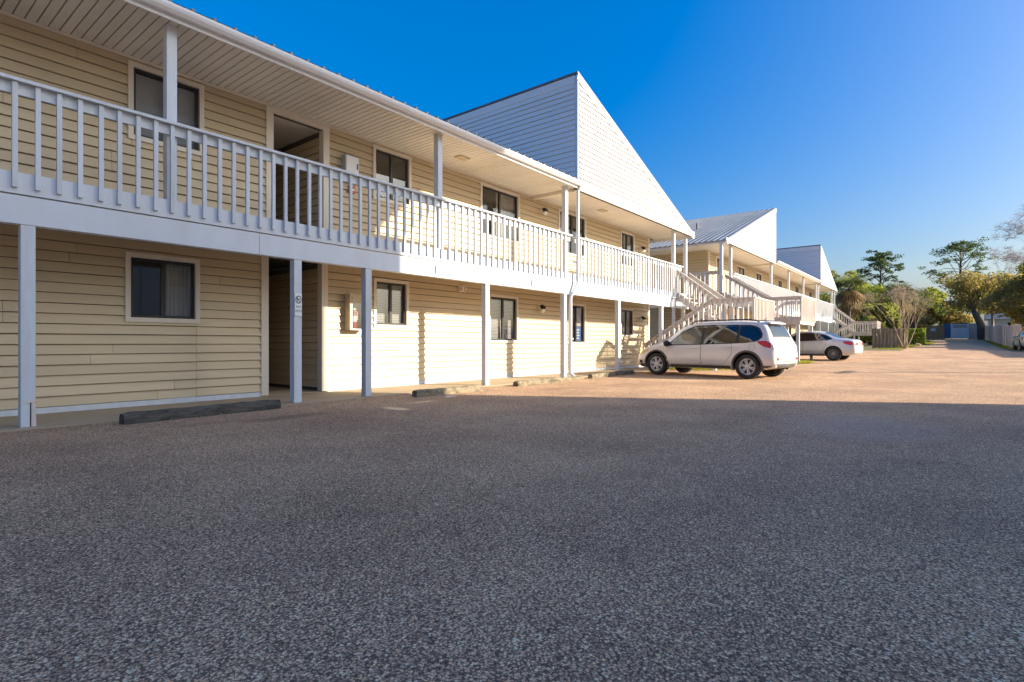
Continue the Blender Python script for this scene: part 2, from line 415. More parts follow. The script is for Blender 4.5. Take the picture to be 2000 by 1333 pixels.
class MB:
    def __init__(s):
        s.v, s.f, s.mi = [], [], []
    def add(s, vs, fs, mi=0):
        n = len(s.v)
        s.v += [tuple(p) for p in vs]
        s.f += [tuple(i + n for i in f) for f in fs]
        s.mi += [mi] * len(fs)
        return s
    def box(s, x0, x1, y0, y1, z0, z1):
        return s.add([(x0, y0, z0), (x1, y0, z0), (x1, y1, z0), (x0, y1, z0), (x0, y0, z1), (x1, y0, z1), (x1, y1, z1), (x0, y1, z1)],
                     [(0, 3, 2, 1), (4, 5, 6, 7), (0, 1, 5, 4), (1, 2, 6, 5), (2, 3, 7, 6), (3, 0, 4, 7)])
    def prism(s, pts, d):
        """closed polygon pts (3D) pushed along vector d"""
        n = len(pts)
        d = Vector(d)
        a = [Vector(p) for p in pts]
        vs = a + [p + d for p in a]
        fs = [tuple(range(n))[::-1], tuple(range(n, 2 * n))]
        fs += [(i, (i + 1) % n, n + (i + 1) % n, n + i) for i in range(n)]
        return s.add(vs, fs)
    def bar(s, p0, p1, w, h, up=(0, 0, 1)):
        """rectangular bar from p0 to p1, width w sideways and height h along up"""
        p0, p1 = Vector(p0), Vector(p1)
        d = (p1 - p0).normalized()
        sd = d.cross(Vector(up)).normalized() * (w / 2)
        u = sd.cross(d).normalized() * (h / 2)
        vs = [p + a * sd + b * u for p in (p0, p1) for a, b in ((-1, -1), (1, -1), (1, 1), (-1, 1))]
        return s.add(vs, [(0, 1, 2, 3), (7, 6, 5, 4), (0, 4, 5, 1), (1, 5, 6, 2), (2, 6, 7, 3), (3, 7, 4, 0)])
    def tube(s, pts, radii, n=8, cap=True):
        pts = [Vector(p) for p in pts]
        if not hasattr(radii, '__len__'):
            radii = [radii] * len(pts)
        rings = []
        ref = None
        for i, p in enumerate(pts):
            d = (pts[min(i + 1, len(pts) - 1)] - pts[max(i - 1, 0)]).normalized()
            if ref is None:
                ref = d.orthogonal().normalized()
            a = (ref - d * ref.dot(d))
            if a.length < 1e-5:
                a = d.orthogonal()
            a.normalize()
            ref = a
            b = d.cross(a)
            rings.append([p + (a * math.cos(t) + b * math.sin(t)) * radii[i] for t in [2 * math.pi * k / n for k in range(n)]])
        vs = [q for r in rings for q in r]
        fs = []
        for i in range(len(pts) - 1):
            for k in range(n):
                fs.append((i * n + k, i * n + (k + 1) % n, (i + 1) * n + (k + 1) % n, (i + 1) * n + k))
        if cap:
            fs.append(tuple(range(n))[::-1])
            fs.append(tuple(range((len(pts) - 1) * n, len(pts) * n)))
        return s.add(vs, fs)
    def lathe(s, prof, n=24, axis='y', c=(0, 0, 0)):
        """profile of (radius, along) spun about an axis through c"""
        vs, fs = [], []
        for r, a in prof:
            for k in range(n):
                t = 2 * math.pi * k / n
                if axis == 'y':
                    vs.append((c[0] + r * math.cos(t), c[1] + a, c[2] + r * math.sin(t)))
                else:
                    vs.append((c[0] + r * math.cos(t), c[1] + r * math.sin(t), c[2] + a))
        m = len(prof)
        for i in range(m - 1):
            for k in range(n):
                fs.append((i * n + k, i * n + (k + 1) % n, (i + 1) * n + (k + 1) % n, (i + 1) * n + k))
        return s.add(vs, fs)
    def mesh(s, name, mat, off=(0, 0, 0), smooth=False):
        me = bpy.data.meshes.new(name)
        o = off
        me.from_pydata([(p[0] - o[0], p[1] - o[1], p[2] - o[2]) for p in s.v], [], s.f)
        for m in (mat if isinstance(mat, (list, tuple)) else [mat]):
            me.materials.append(m)
        if any(s.mi):
            me.polygons.foreach_set('material_index', s.mi)
        if smooth:
            me.polygons.foreach_set('use_smooth', [True] * len(me.polygons))
        me.update()
        return me
    def build(s, name, mat, parent=None, smooth=False, kind=None, label=None, at=None):
        off = WL[parent.name] if parent else (at or (0, 0, 0))
        me = s.mesh(name, mat, off, smooth)
        o = bpy.data.objects.new(name, me)
        COL.objects.link(o)
        if parent:
            o.parent = parent
        elif at:
            o.location = at
        WL[o.name] = off
        if kind:
            o['kind'] = kind
        if label:
            o['label'] = label
        return o

def inst(name, me, parent, pos, rotz=0):
    o = bpy.data.objects.new(name, me)
    COL.objects.link(o)
    o.parent = parent
    w = WL[parent.name]
    o.location = (pos[0] - w[0], pos[1] - w[1], pos[2] - w[2])
    if rotz:
        o.rotation_euler = (0, 0, rotz)
    WL[o.name] = tuple(pos)
    return o

def tag(o, label, cat, group=None):
    o['label'] = label
    o['category'] = cat
    if group:
        o['group'] = group
    return o

def thing(name, label, cat, loc=(0, 0, 0), rotz=0, group=None):
    o = bpy.data.objects.new(name, None)
    COL.objects.link(o)
    o.location = loc
    o.rotation_euler = (0, 0, rotz)
    o.empty_display_size = 0.2
    WL[o.name] = (0, 0, 0) if rotz else tuple(loc)     # turned things take local coordinates
    tag(o, label, cat, group)
    return o

def struct(name, mb, mat, smooth=False):
    o = mb.build(name, mat, None, smooth)
    o['kind'] = 'structure'
    return o

# ------------------------------------------------------------------ terrain
KX = [-2000, 17, 22, 30, 45, 55, 70, 100, 130, 4000]
KZ = [0, 0, 0.03, 0.18, 0.38, 0.52, 0.80, 1.50, 2.1, 2.1]
def gz(x):
    for i in range(len(KX) - 1):
        if x <= KX[i + 1]:
            t = (x - KX[i]) / (KX[i + 1] - KX[i])
            return KZ[i] + t * (KZ[i + 1] - KZ[i])
    return KZ[-1]

def sheet(xs, ys, lift):
    mb = MB()
    vs = [(x, y, gz(x) + lift) for x in xs for y in ys]
    n = len(ys)
    fs = [(i * n + j, (i + 1) * n + j, (i + 1) * n + j + 1, i * n + j + 1) for i in range(len(xs) - 1) for j in range(n - 1)]
    return mb.add(vs, fs)
XS = [-30, 0, 10, 17, 19, 22, 26, 30, 36, 45, 50, 55, 62, 70, 80, 90, 100, 110]
struct('ground', sheet([-2000, -300] + XS + [130, 300, 4000], [-2000, -300, -60, -20, 0, 20, 60, 300, 2000], -0.03), M['soil'])
# parking lot: an L of asphalt, then the lane on towards the gates
struct('parking_lot', sheet(XS[:11], [-40, -20, -4.2, 0, 4, 8.72], 0.0), M['asphalt'])
struct('driveway', sheet([50, 52, 55, 62, 70, 76, 80, 90, 100, 103], [-3.2, 0, 1.7, 3.0], 0.0), M['asphalt'])
struct('walkway', MB().box(-6, 23.2, 8.72, 10.46, -0.1, 0.014), M['walk'])
struct('path', MB().box(28, 62.5, 8.74, 10.4, 0.05, 0.45), M['walk'])

# ------------------------------------------------------------------ apartment buildings
YW = 10.45                                # facade wall
YP = 8.97                                 # posts
COURSE = 0.156

def wall_rects(x0, x1, z0, z1, holes):
    """the wall minus its holes as rectangles"""
    xs = sorted({x0, x1} | {min(max(h[0], x0), x1) for h in holes} | {min(max(h[1], x0), x1) for h in holes})
    out = []
    for a, b in zip(xs, xs[1:]):
        if b - a < 1e-4:
            continue
        c = (a + b) / 2
        zs = z0
        for h in sorted([h for h in holes if h[0] < c < h[1]], key=lambda h: h[2]):
            if h[2] > zs + 1e-4:
                out.append((a, b, zs, min(h[2], z1)))
            zs = max(zs, h[3])
        if zs < z1 - 1e-4:
            out.append((a, b, zs, z1))
    return out

def board_mesh(P, a0, a1, z0, z1, b0=None, b1=None, lip=0.041):
    """one clapboard: proud at its lower edge"""
    mb = MB()
    b0 = a0 if b0 is None else b0
    b1 = a1 if b1 is None else b1
    q = [P(a0, 0.0, z0), P(a0, lip, z0), P(b0, 0.006, z1), P(b0, 0.0, z1),
         P(a1, 0.0, z0), P(a1, lip, z0), P(b1, 0.006, z1), P(b1, 0.0, z1)]
    return mb.add(q, [(0, 1, 2, 3), (7, 6, 5, 4), (0, 4, 5, 1), (1, 5, 6, 2), (2, 6, 7, 3), (3, 7, 4, 0)])

def boards(P, x0, x1, z0, z1, holes, seed, stock=3.66):
    """list of boards as (mesh builder, middle point)"""
    rnd = random.Random(seed)
    out = []
    n = max(1, round((z1 - z0) / COURSE))
    c = (z1 - z0) / n
    for i in range(n):
        za, zb = z0 + i * c, z0 + (i + 1) * c
        segs = []
        for (a, b, u, v) in wall_rects(x0, x1, za, zb, holes):
            if segs and abs(segs[-1][1] - a) < 1e-4 and abs(segs[-1][2] - u) < 1e-4 and abs(segs[-1][3] - v) < 1e-4:
                segs[-1] = (segs[-1][0], b, u, v)
            else:
                segs.append((a, b, u, v))
        off = (i // 2 * 1.37 + rnd.uniform(-0.2, 0.2)) % stock
        for (a, b, u, v) in segs:
            if v - u < 0.02:
                continue
            cuts = [a]
            k = math.floor((a - off) / stock) + 1
            while off + k * stock < b - 0.35:
                if off + k * stock > a + 0.35:
                    cuts.append(off + k * stock)
                k += 1
            cuts.append(b)
            for p, q in zip(cuts, cuts[1:]):
                g = 0.0025
                out.append((board_mesh(P, p + g, q - g, u + rnd.uniform(.006, .011), v - 0.001, lip=rnd.uniform(.037, .046)), Vector(P((p + q) / 2, 0, (u + v) / 2)), (q - p)))
    return out

def emit_boards(bl, name, mat, parent, single):
    """nearest ones as objects of their own, the rest joined"""
    bl = sorted(bl, key=lambda b: (b[1] - Vector((0, 0, CAM_H))).length)
    for mb, mid, ln in bl[:single]:
        mb.build(name, mat, parent)
    rest = MB()
    for mb, mid, ln in bl[single:]:
        rest.add(mb.v, mb.f)
    if rest.v:
        rest.build(name + '_courses', mat, parent, kind='stuff')

def window(bld, x0, x1, z0, z1, left='blind', right='blind', detail=True, y=YW):
    """aluminium slider in its casing; the part is the dark frame"""
    t = 0.075
    a, b, c, d = x0 + t, x1 - t, z0 + t, z1 - t
    mid = (a + b) / 2
    f = MB()
    fw, ft = 0.045, 0.05
    yf = y + 0.005
    f.box(a, b, yf, yf + ft, d - fw, d).box(a, b, yf, yf + ft, c, c + fw)
    f.box(a, a + fw, yf, yf + ft, c + fw, d - fw).box(b - fw, b, yf, yf + ft, c + fw, d - fw)
    f.box(mid - 0.035, mid + 0.035, yf - 0.004, yf + ft, c + fw, d - fw)
    w = f.build('window', M['bronze'], bld)
    cs = MB()
    yo, yi = y - 0.05, y + 0.01
    cs.box(x0, x1, yo, yi, d, z1).box(x0, x1, yo, yi, z0, c)
    cs.box(x0, a, yo, yi, c, d).box(b, x1, yo, yi, c, d)
    cs.build('casing', M['trim'], w)
    for s, (p, q) in enumerate(((a + fw, mid - 0.035), (mid + 0.035, b - fw))):
        MB().box(p, q, yf + 0.022, yf + 0.027, c + fw, d - fw).build('pane', M['pane'], w)
        kind = (left, right)[s]
        yb = y + 0.11
        if kind == 'blind':
            m = MB()
            z = d - fw
            while z > c + fw:
                m.add([(p - .03, yb, z), (q + .03, yb, z), (q + .03, yb + 0.012, z - 0.034), (p - .03, yb + 0.012, z - 0.034)], [(0, 1, 2, 3)])
                z -= 0.042
            m.build('blind', M['blind'], w)
        elif kind == 'curtain':
            m = MB()
            n = 26
            vs = []
            for k in range(n + 1):
                x = p - .03 + (q - p + .06) * k / n
                yy = yb + 0.05 + 0.018 * math.sin(k * 1.9) + 0.008 * math.sin(k * 4.3)
                vs += [(x, yy, c), (x, yy, d)]
            m.add(vs, [(2 * k, 2 * k + 2, 2 * k + 3, 2 * k + 1) for k in range(n)])
            m.build('curtain', M['curtain'], w)
    # the room behind
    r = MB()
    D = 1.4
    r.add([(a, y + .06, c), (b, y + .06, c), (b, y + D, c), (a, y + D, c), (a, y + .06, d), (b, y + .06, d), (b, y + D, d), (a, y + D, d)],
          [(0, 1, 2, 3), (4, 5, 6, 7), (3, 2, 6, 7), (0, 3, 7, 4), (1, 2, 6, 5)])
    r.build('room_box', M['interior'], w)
    return w

BAL = MB().box(-0.026, 0.026, -0.024, 0.022, 0, 1.27).mesh('baluster', M['white'])
BAL_W = MB().box(-0.024, 0.024, -0.024, 0.022, 0, 1.10).mesh('baluster', M['weathered'])

def apartment(b, zb, mats, xw, xd, yback, gables, gutter, posts_up, posts_low, wins, doors, sofx, fine, rail_gap=(), west_end=False):
    """two-storey block with a balcony along the front; zb lifts everything"""
    x0, x1 = xw
    d0, d1 = xd
    F = lambda a, d, z: (a, YW - d, z)
    zl0, zl1, zu0, zu1 = zb + 0.10, zb + 2.72, zb + 3.13, zb + 5.70
    holes = [(w[0] + 0.05, w[1] - 0.05, zb + w[2] + 0.05, zb + w[3] - 0.05) for w in wins] + [(d[0], d[1], zb + d[2], zb + d[3]) for d in doors]
    # backing wall
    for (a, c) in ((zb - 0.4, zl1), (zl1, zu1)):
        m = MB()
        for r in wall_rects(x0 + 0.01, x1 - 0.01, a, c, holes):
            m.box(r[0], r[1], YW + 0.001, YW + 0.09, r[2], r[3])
        m.build('wall', M['gap_shade'], b)
    bl = boards(F, x0, x1, zl0, zl1, holes, 3) + boards(F, x0, x1, zu0, zu1, holes, 5)
    # end walls
    W = lambda a, d, z: (x0 - d, a, z)
    E_ = lambda a, d, z: (x1 + d, a, z)
    MB().box(x0 - 0.001, x0 + 0.09, YW + 0.1, yback, zb - 0.4, zu1).build('wall', M['gap_shade' if west_end else 'siding'], b)
    MB().box(x1 - 0.09, x1 + 0.001, YW + 0.1, yback, zb - 0.4, zu1).build('wall', M['siding' if west_end else 'gap_shade'], b)
    bl += [bb for bb in boards(W if west_end else E_, YW + 0.03, yback, zl0, zl1, [], 7, 9.0)]
    bl += [bb for bb in boards(W if west_end else E_, YW + 0.03, yback, zu0, zu1, [], 8, 9.0)]
    # passages through the block
    for (p, q, u, v) in doors:
        D = 4.6
        P = lambda a, d, z, q=q: (q - d, a, z)
        top = zb + v + 0.02
        MB().box(q + 0.001, q + 0.06, YW + 0.1, YW + D, zb + u, top).box(p - 0.06, p, YW + 0.1, YW + D, zb + u, top).build('passage_wall', M['gap_shade'], b)
        bl += boards(P, YW + 0.1, YW + D, zb + u + 0.08, top - 0.12, [], 9, 9.0)
        bl += boards(lambda a, d, z, p=p: (p + d, a, z), YW + 0.1, YW + D, zb + u + 0.08, top - 0.12, [], 10, 9.0)
        MB().box(p, q, YW + D, YW + D + 0.08, zb + u, top).build('passage_wall', M['siding'], b)
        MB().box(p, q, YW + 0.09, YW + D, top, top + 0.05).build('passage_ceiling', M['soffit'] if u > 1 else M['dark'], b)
        MB().box(p, q, YW, YW + D, zb + u - 0.1, zb + u + 0.012).build('passage_floor', M['walk'], b)
        t = MB()
        t.box(p - 0.10, p + 0.045, YW - 0.045, YW + 0.12, zb + u + 0.015, zb + v)
        t.box(q - 0.045, q + 0.10, YW - 0.045, YW + 0.12, zb + u + 0.015, zb + v)
        if u > 1:
            t.box(p - 0.10, q + 0.10, YW - 0.048, YW + 0.12, zb + v + .001, zb + v + 0.09)
        t.build('door_casing', M['trim'], b)
    # corner boards, base board
    MB().box(x0 - 0.04, x0 + 0.09, YW - 0.05, YW + 0.02, zb, zu1).build('corner_board', M['trim'], b)
    MB().box(x1 - 0.09, x1 + 0.04, YW - 0.05, YW + 0.02, zb, zu1).build('corner_board', M['trim'], b)
    bs = MB()
    edges = [x0 + 0.09] + sum([[d[0] - 0.1, d[1] + 0.1] for d in doors if d[2] < 1], []) + [x1 - 0.09]
    for a, c in zip(edges[::2], edges[1::2]):
        bs.box(a, c, YW - 0.03, YW, zb + 0.012, zb + 0.10)
    bs.build('base_board', M['white'], b)
    for w in wins:
        window(b, w[0], w[1], zb + w[2], zb + w[3], w[4], w[5])
    # deck, beam, rim joist
    MB().box(d0, d1 - 0.05, 8.94, YW - 0.03, zb + 3.0, zb + 3.12).build('deck', M['soffit'], b)
    bx = [d0] + [x for x in (-1.3, 4.52, 13.9) if d0 < x < d1 and fine] + ([45.0] if not fine else []) + [d1]
    for a, c in zip(bx, bx[1:]):
        MB().box(a + 0.003, c - 0.003, 8.89, 9.05, zb + 2.5, zb + 2.845).build('beam', M['beam_white'], b)
    MB().box(d0, d1, 8.885, 8.94, zb + 2.865, zb + 3.125).build('rim_joist', M['beam_white'], b)
    for x in posts_low:
        g = gz(x) if not fine else 0.0
        MB().box(x - 0.07, x + 0.07, YP - 0.07, YP + 0.07, g, zb + 2.498).build('post', M['white'], b)
    for x in posts_up:
        MB().box(x - 0.068, x + 0.068, 8.945, 9.081, zb + 3.12, zb + 5.70).build('post', M['white'], b)
    # balcony rail
    for (r0, r1) in rail_gap:
        rl = MB().box(r0, r1, 8.80, 8.95, zb + 4.21, zb + 4.25).build('balcony_railing', M['white'], b)
        MB().box(r0, r1, 8.884, 8.925, zb + 4.07, zb + 4.208).build('rail_board', M['white'], rl)
        n = int((r1 - r0) / 0.217)
        for k in range(n):
            x = r0 + 0.08 + k * 0.217
            inst('baluster', BAL, rl, (x + random.uniform(-.008, .008), 8.862, zb + 2.935))
    # soffit boards
    s0, s1 = sofx
    n = int((s1 - s0) / 0.132)
    sb = MB().box(0.004, 0.128, 8.74, YW - 0.01, 0, 0.014)
    sv = MB().add([(0.010, 8.74, 0.0), (0.121, 8.74, 0.0), (0.121, YW - 0.01, 0.0), (0.010, YW - 0.01, 0.0),
                   (0.004, 8.74, 0.014), (0.127, 8.74, 0.014), (0.127, YW - 0.01, 0.014), (0.004, YW - 0.01, 0.014)],
                  [(0, 1, 2, 3), (7, 6, 5, 4), (0, 4, 5, 1), (1, 5, 6, 2), (2, 6, 7, 3), (3, 7, 4, 0)])
    if fine:
        me = sv.mesh('soffit_plank', M['soffit'])
        for k in range(n):
            inst('soffit_plank', me, b, (s0 + k * 0.132, 0, zb + 5.70))
    else:
        al = MB()
        for k in range(n):
            al.add([(p[0] + s0 + k * 0.132, p[1], p[2] + zb + 5.70) for p in sv.v], sv.f)
        al.build('soffit_planks', M['soffit'], b, kind='stuff')
    MB().box(s0, s1, 8.74, YW, zb + 5.716, zb + 5.74).build('soffit_backing', M['dark'], b)
    MB().box(s0, s1, YW - 0.05, YW - 0.024, zb + 5.655, zb + 5.698).build('soffit_trim', M['trim'], b)
    # gutter and fascia along the low eave
    g0, g1 = gutter
    MB().box(g0, g1, 8.72, 8.745, zb + 5.66, zb + 5.86).build('fascia', M['gutter'], b)
    prof = [(8.718, 5.72), (8.64, 5.72), (8.60, 5.76), (8.585, 5.80), (8.585, 5.84), (8.60, 5.84), (8.60, 5.815), (8.70, 5.815), (8.718, 5.84)]
    MB().prism([(g0, y, zb + z) for y, z in prof], (g1 - g0, 0, 0)).build('gutter', M['gutter'], b)
    # low main roof with ribs
    s = 0.14
    yb = yback + 2
    MB().prism([(d0, 8.60, zb + 5.86), (d0, yb, zb + 5.86 + s * (yb - 8.6)), (d0, yb, zb + 5.80 + s * (yb - 8.6)), (d0, 8.75, zb + 5.80)],
               (g1 - d0 if fine else g1 - g0, 0, 0)).build('roof', M['roof'], b) if fine else \
        MB().prism([(g0, 8.60, zb + 5.86), (g0, yb, zb + 5.86 + s * (yb - 8.6)), (g0, yb, zb + 5.80 + s * (yb - 8.6)), (g0, 8.75, zb + 5.80)],
                   (g1 - g0, 0, 0)).build('roof', M['roof'], b)
    rr = MB()
    x = g0 + 0.1
    while x < g1 - 0.1:
        rr.bar((x, 8.60, zb + 5.868), (x, yb, zb + 5.868 + s * (yb - 8.60)), 0.045, 0.04)
        x += 0.305
    rr.build('roof_rib', M['roof'], b, kind='stuff')
    # half gables: vertical side at xv, tip at xt
    for (xv, xt, ztop, yend) in gables:
        sg = 1 if xt > xv else -1
        G = lambda a, d, z: (a, 8.815 - d, z)
        zt, z0_ = zb + ztop, zb + 5.86
        MB().prism([(xv, 8.816, zb + 5.66), (xt - sg * 0.05, 8.816, zb + 5.66), (xt - sg * 0.05, 8.816, zb + 5.74), (xv, 8.816, zt)], (0, 0.1, 0)).build('gable_wall', M['gap_shade'], b)
        MB().box(min(xv, xt), max(xv, xt), 8.752, 8.80, zb + 5.64, zb + 5.86).build('gable_fascia', M['beam_white'], b)
        n = round((zt - 0.12 - z0_) / COURSE)
        c = (zt - 0.12 - z0_) / n
        sl = (xt - xv) / (zt - (zb + 5.70))
        gb = []
        for i in range(n):
            za, zc = z0_ + i * c, z0_ + (i + 1) * c
            ea, eb = xv + sl * (zt - za) - sg * 0.12, xv + sl * (zt - zc) - sg * 0.12
            L = xv + sg * 0.11
            if (ea - L) * sg < 0.3:
                continue
            if (eb - L) * sg < 0.0:
                eb = L + sg * 0.02
            cuts = [L, L + sg * (2.1 + (i * 1.3) % 1.9)] if abs(ea - L) > 4.6 else [L]
            for j, cc in enumerate(cuts):
                last = j == len(cuts) - 1
                p1a = ea if last else cuts[j + 1] - sg * .003
                p1b = eb if last else cuts[j + 1] - sg * .003
                gb.append((board_mesh(G, cc, p1a, za + .018, zc - .001, cc, p1b, 0.065), Vector((cc, 8.8, za)), abs(p1a - cc)))
        # vertical side wall of the raised block
        S = (lambda a, d, z: (xv - d, a, z)) if sg > 0 else (lambda a, d, z: (xv + d, a, z))
        MB().box(min(xv, xv + sg * .1), max(xv, xv + sg * .1), 8.92, yend, zb + 5.745, zt - 0.02).build('gable_wall', M['gap_shade'], b)
        if sg > 0:
            sbds = boards(S, 8.86, yend, zb + 5.9, zt - 0.25, [], 21, 20.0)
            gb += sbds
            MB().box(xv - 0.035, xv, 8.86, yend, zt - 0.25, zt - 0.02).build('gable_fascia', M['white_siding'], b)
        MB().box(xv - 0.06, xv + 0.06, 8.95, YW - .03, zb + 5.60, zb + 5.699).build('soffit_trim', M['trim'], b)
        emit_boards(gb, 'gable_board', M['white_siding'], b, 110 if fine else 0)
        MB().box(xv - 0.03, xv + 0.03, 8.755, 8.86, zb + 5.86, zt - 0.05).build('corner_board', M['white'], b)
        # rake board, roof slab over the slope
        dirv = Vector((xt - xv, 0, zb + 5.70 - zt))
        up = Vector((-dirv.z, 0, dirv.x)).normalized() * (1 if sg > 0 else -1)
        A, B = Vector((xv - sg * 0.02, 8.74, zt)), Vector((xt, 8.74, zb + 5.70))
        MB().prism([A - up * 0.19, B - up * 0.19 + dirv.normalized() * -0.05, B + up * 0.0, A + up * 0.0], (0, 0.075, 0)).build('rake_board', M['beam_white'], b)
        MB().prism([A + up * 0.002 - dirv.normalized() * 0.05, B + up * 0.002 + dirv.normalized() * 0.06, B + up * 0.05 + dirv.normalized() * 0.06, A + up * 0.05 - dirv.normalized() * 0.05],
                   (0, yend - 8.74, 0)).build('roof', M['roof'], b)
        rr = MB()
        y = 8.80
        while y < yend:
            rr.bar(Vector((A.x, y, A.z)) + up * 0.055, Vector((B.x, y, B.z)) + up * 0.055 + dirv.normalized() * 0.06, 0.05, 0.05)
            y += 0.305
        rr.build('roof_rib', M['roof'], b, kind='stuff')
        # eave board and soffit at the tip
        ex0, ex1 = sorted((xt - sg * 0.04, xt))
        MB().box(ex0, ex1, 8.80, yend, zb + 5.60, zb + 5.74).build('eave_board', M['gutter'], b)
    emit_boards(bl, 'siding_board', M['siding'], b, 296 if fine else 0)

b1 = thing('apartment_building', 'cream two-storey apartment block with long white balcony, nearest the camera', 'apartment building', (8, 10.45, 0), group='apartment blocks along the lot')
wins1 = [(3.09, 4.22, 1.39, 2.52, None, 'curtain'), (7.98, 9.03, 1.40, 2.55, 'blind', 'blind'), (12.02, 13.40, 1.05, 2.46, 'blind', 'blind'),
         (16.22, 17.39, 1.0, 2.44, None, None), (20.1, 21.27, 1.30, 2.46, None, 'curtain'),
         (3.13, 4.29, 4.36, 5.62, 'blind', 'blind'), (7.96, 9.11, 4.36, 5.62, None, None), (11.66, 13.47, 4.08, 5.60, None, 'curtain'),
         (15.62, 17.42, 4.10, 5.60, 'blind', None), (20.1, 21.35, 4.15, 5.58, None, 'curtain')]
doors1 = [(5.43, 6.68, 0.014, 2.74), (5.53, 6.72, 3.12, 5.56)]
apartment(b1, 0.0, None, (-2.5, 22.76), (-2.5, 23.42), 16.0, [(14.2, 23.75, 9.11, 14.6)], (-2.5, 14.2),
          (-2.0, 3.24, 8.67, 13.86, 22.04, 23.34), (-2.2, 1.62, 5.21, 6.70, 10.23, 13.72, 17.1, 20.7, 23.0), wins1, doors1, (-2.5, 23.7), True,
          rail_gap=((-2.5, 13.95), (14.22, 22.62)))
# downspout: down the balcony post, out over the beam, down the lower post
dz = MB()
dz.tube([(14.16, 8.66, 5.74), (14.16, 8.74, 5.60), (14.16, 8.76, 3.05), (14.16, 8.74, 2.85), (13.98, 8.80, 2.55), (13.93, 8.86, 2.40), (13.93, 8.86, 0.16), (13.97, 8.76, 0.05)], 0.05, 10)
ds = dz.build('downspout', M['white'], b1)
MB().box(13.86, 14.00, 8.80, 8.915, 1.15, 1.19).box(14.09, 14.23, 8.70, 8.885, 3.45, 3.49).build('strap', M['white'], ds)
# rotted foot of the first post
pr = MB()
pr.prism([(1.648, 8.893, 0.0), (1.696, 8.893, 0.0), (1.690, 8.893, 0.30), (1.655, 8.893, 0.34)], (0, 0.012, 0))
pr.prism([(1.60, 8.894, 0.30), (1.69, 8.894, 0.32), (1.685, 8.894, 0.365), (1.605, 8.894, 0.35)], (0, 0.006, 0))
pr.build('split_board', M['weathered'], b1)
MB().box(1.636, 1.648, 8.898, 8.9005, 0.0, 0.31).box(1.648, 1.69, 8.8985, 8.9005, 0.30, 0.315).build('rot_gap', M['dark'], b1)
# soffit vents
for x in (9.9, 17.0):
    MB().box(x, x + 0.36, 9.5, 9.72, 5.672, 5.702).build('soffit_vent', M['box_paint'], b1)

b2 = thing('apartment_building', 'farther cream apartment block with two white half-gables and ribbed metal roof', 'apartment building', (45, 10.45, 0.2), group='apartment blocks along the lot')
wins2 = [(35.4, 37.2, 4.0, 5.45, None, 'curtain'), (39.6, 41.2, 4.0, 5.45, None, 'curtain'), (45.8, 47.2, 4.0, 5.5, None, 'blind'), (51.7, 53.2, 4.0, 5.5, None, 'curtain'), (57.6, 59.0, 4.0, 5.5, None, 'blind'),
         (34.0, 35.4, 1.1, 2.4, 'blind', 'blind'), (40.5, 42.0, 1.1, 2.4, 'blind', None), (49.0, 50.4, 1.1, 2.4, None, 'blind')]
doors2 = [(31.7, 32.6, 3.12, 5.45), (43.4, 44.6, 3.12, 5.5)]
apartment(b2, 0.43, None, (30.4, 61.0), (28.1, 62.0), 15.5, [(38.0, 28.1, 9.15, 14.6), (53.4, 61.9, 8.95, 14.6)], (38.0, 53.4),
          (28.12, 29.58, 37.8, 42.6, 47.5, 52.7, 53.6, 60.4, 61.9), (28.4, 31.5, 36.0, 40.5, 45.0, 49.5, 54.0, 58.0, 61.5), wins2, doors2, (28.1, 61.9), False,
          rail_gap=((29.62, 60.45),), west_end=True)
# walk round the west end of the far block: deck, rail, soffit
zb = 0.43
MB().box(28.12, 30.38, YW - 0.02, 14.0, zb + 3.0, zb + 3.12).build('deck', M['soffit'], b2)
MB().box(28.10, 28.22, 9.0, 14.0, zb + 2.5, zb + 3.10).build('beam', M['weathered'], b2)
MB().box(28.15, 30.4, YW, 14.4, zb + 5.70, zb + 5.72).build('soffit_panel', M['soffit'], b2)
rl = MB().box(28.06, 28.2, 8.97, 14.0, zb + 4.21, zb + 4.25).build('balcony_railing', M['weathered'], b2)
MB().box(28.14, 28.18, 8.97, 14.0, zb + 4.07, zb + 4.208).build('rail_board', M['weathered'], rl)
for k in range(22):
    inst('baluster', BAL, rl, (28.12, 9.2 + k * 0.217, zb + 2.94))
for y in (11.5, 13.9):
    MB().box(28.1, 28.24, y - .07, y + .07, 0.1, zb + 5.7).build('post', M['white'], b2)
vp = MB().tube([(33.0, 12.0, 7.7), (33.0, 12.0, 8.25)], 0.06, 8).build('vent_pipe', M['black'], b2)

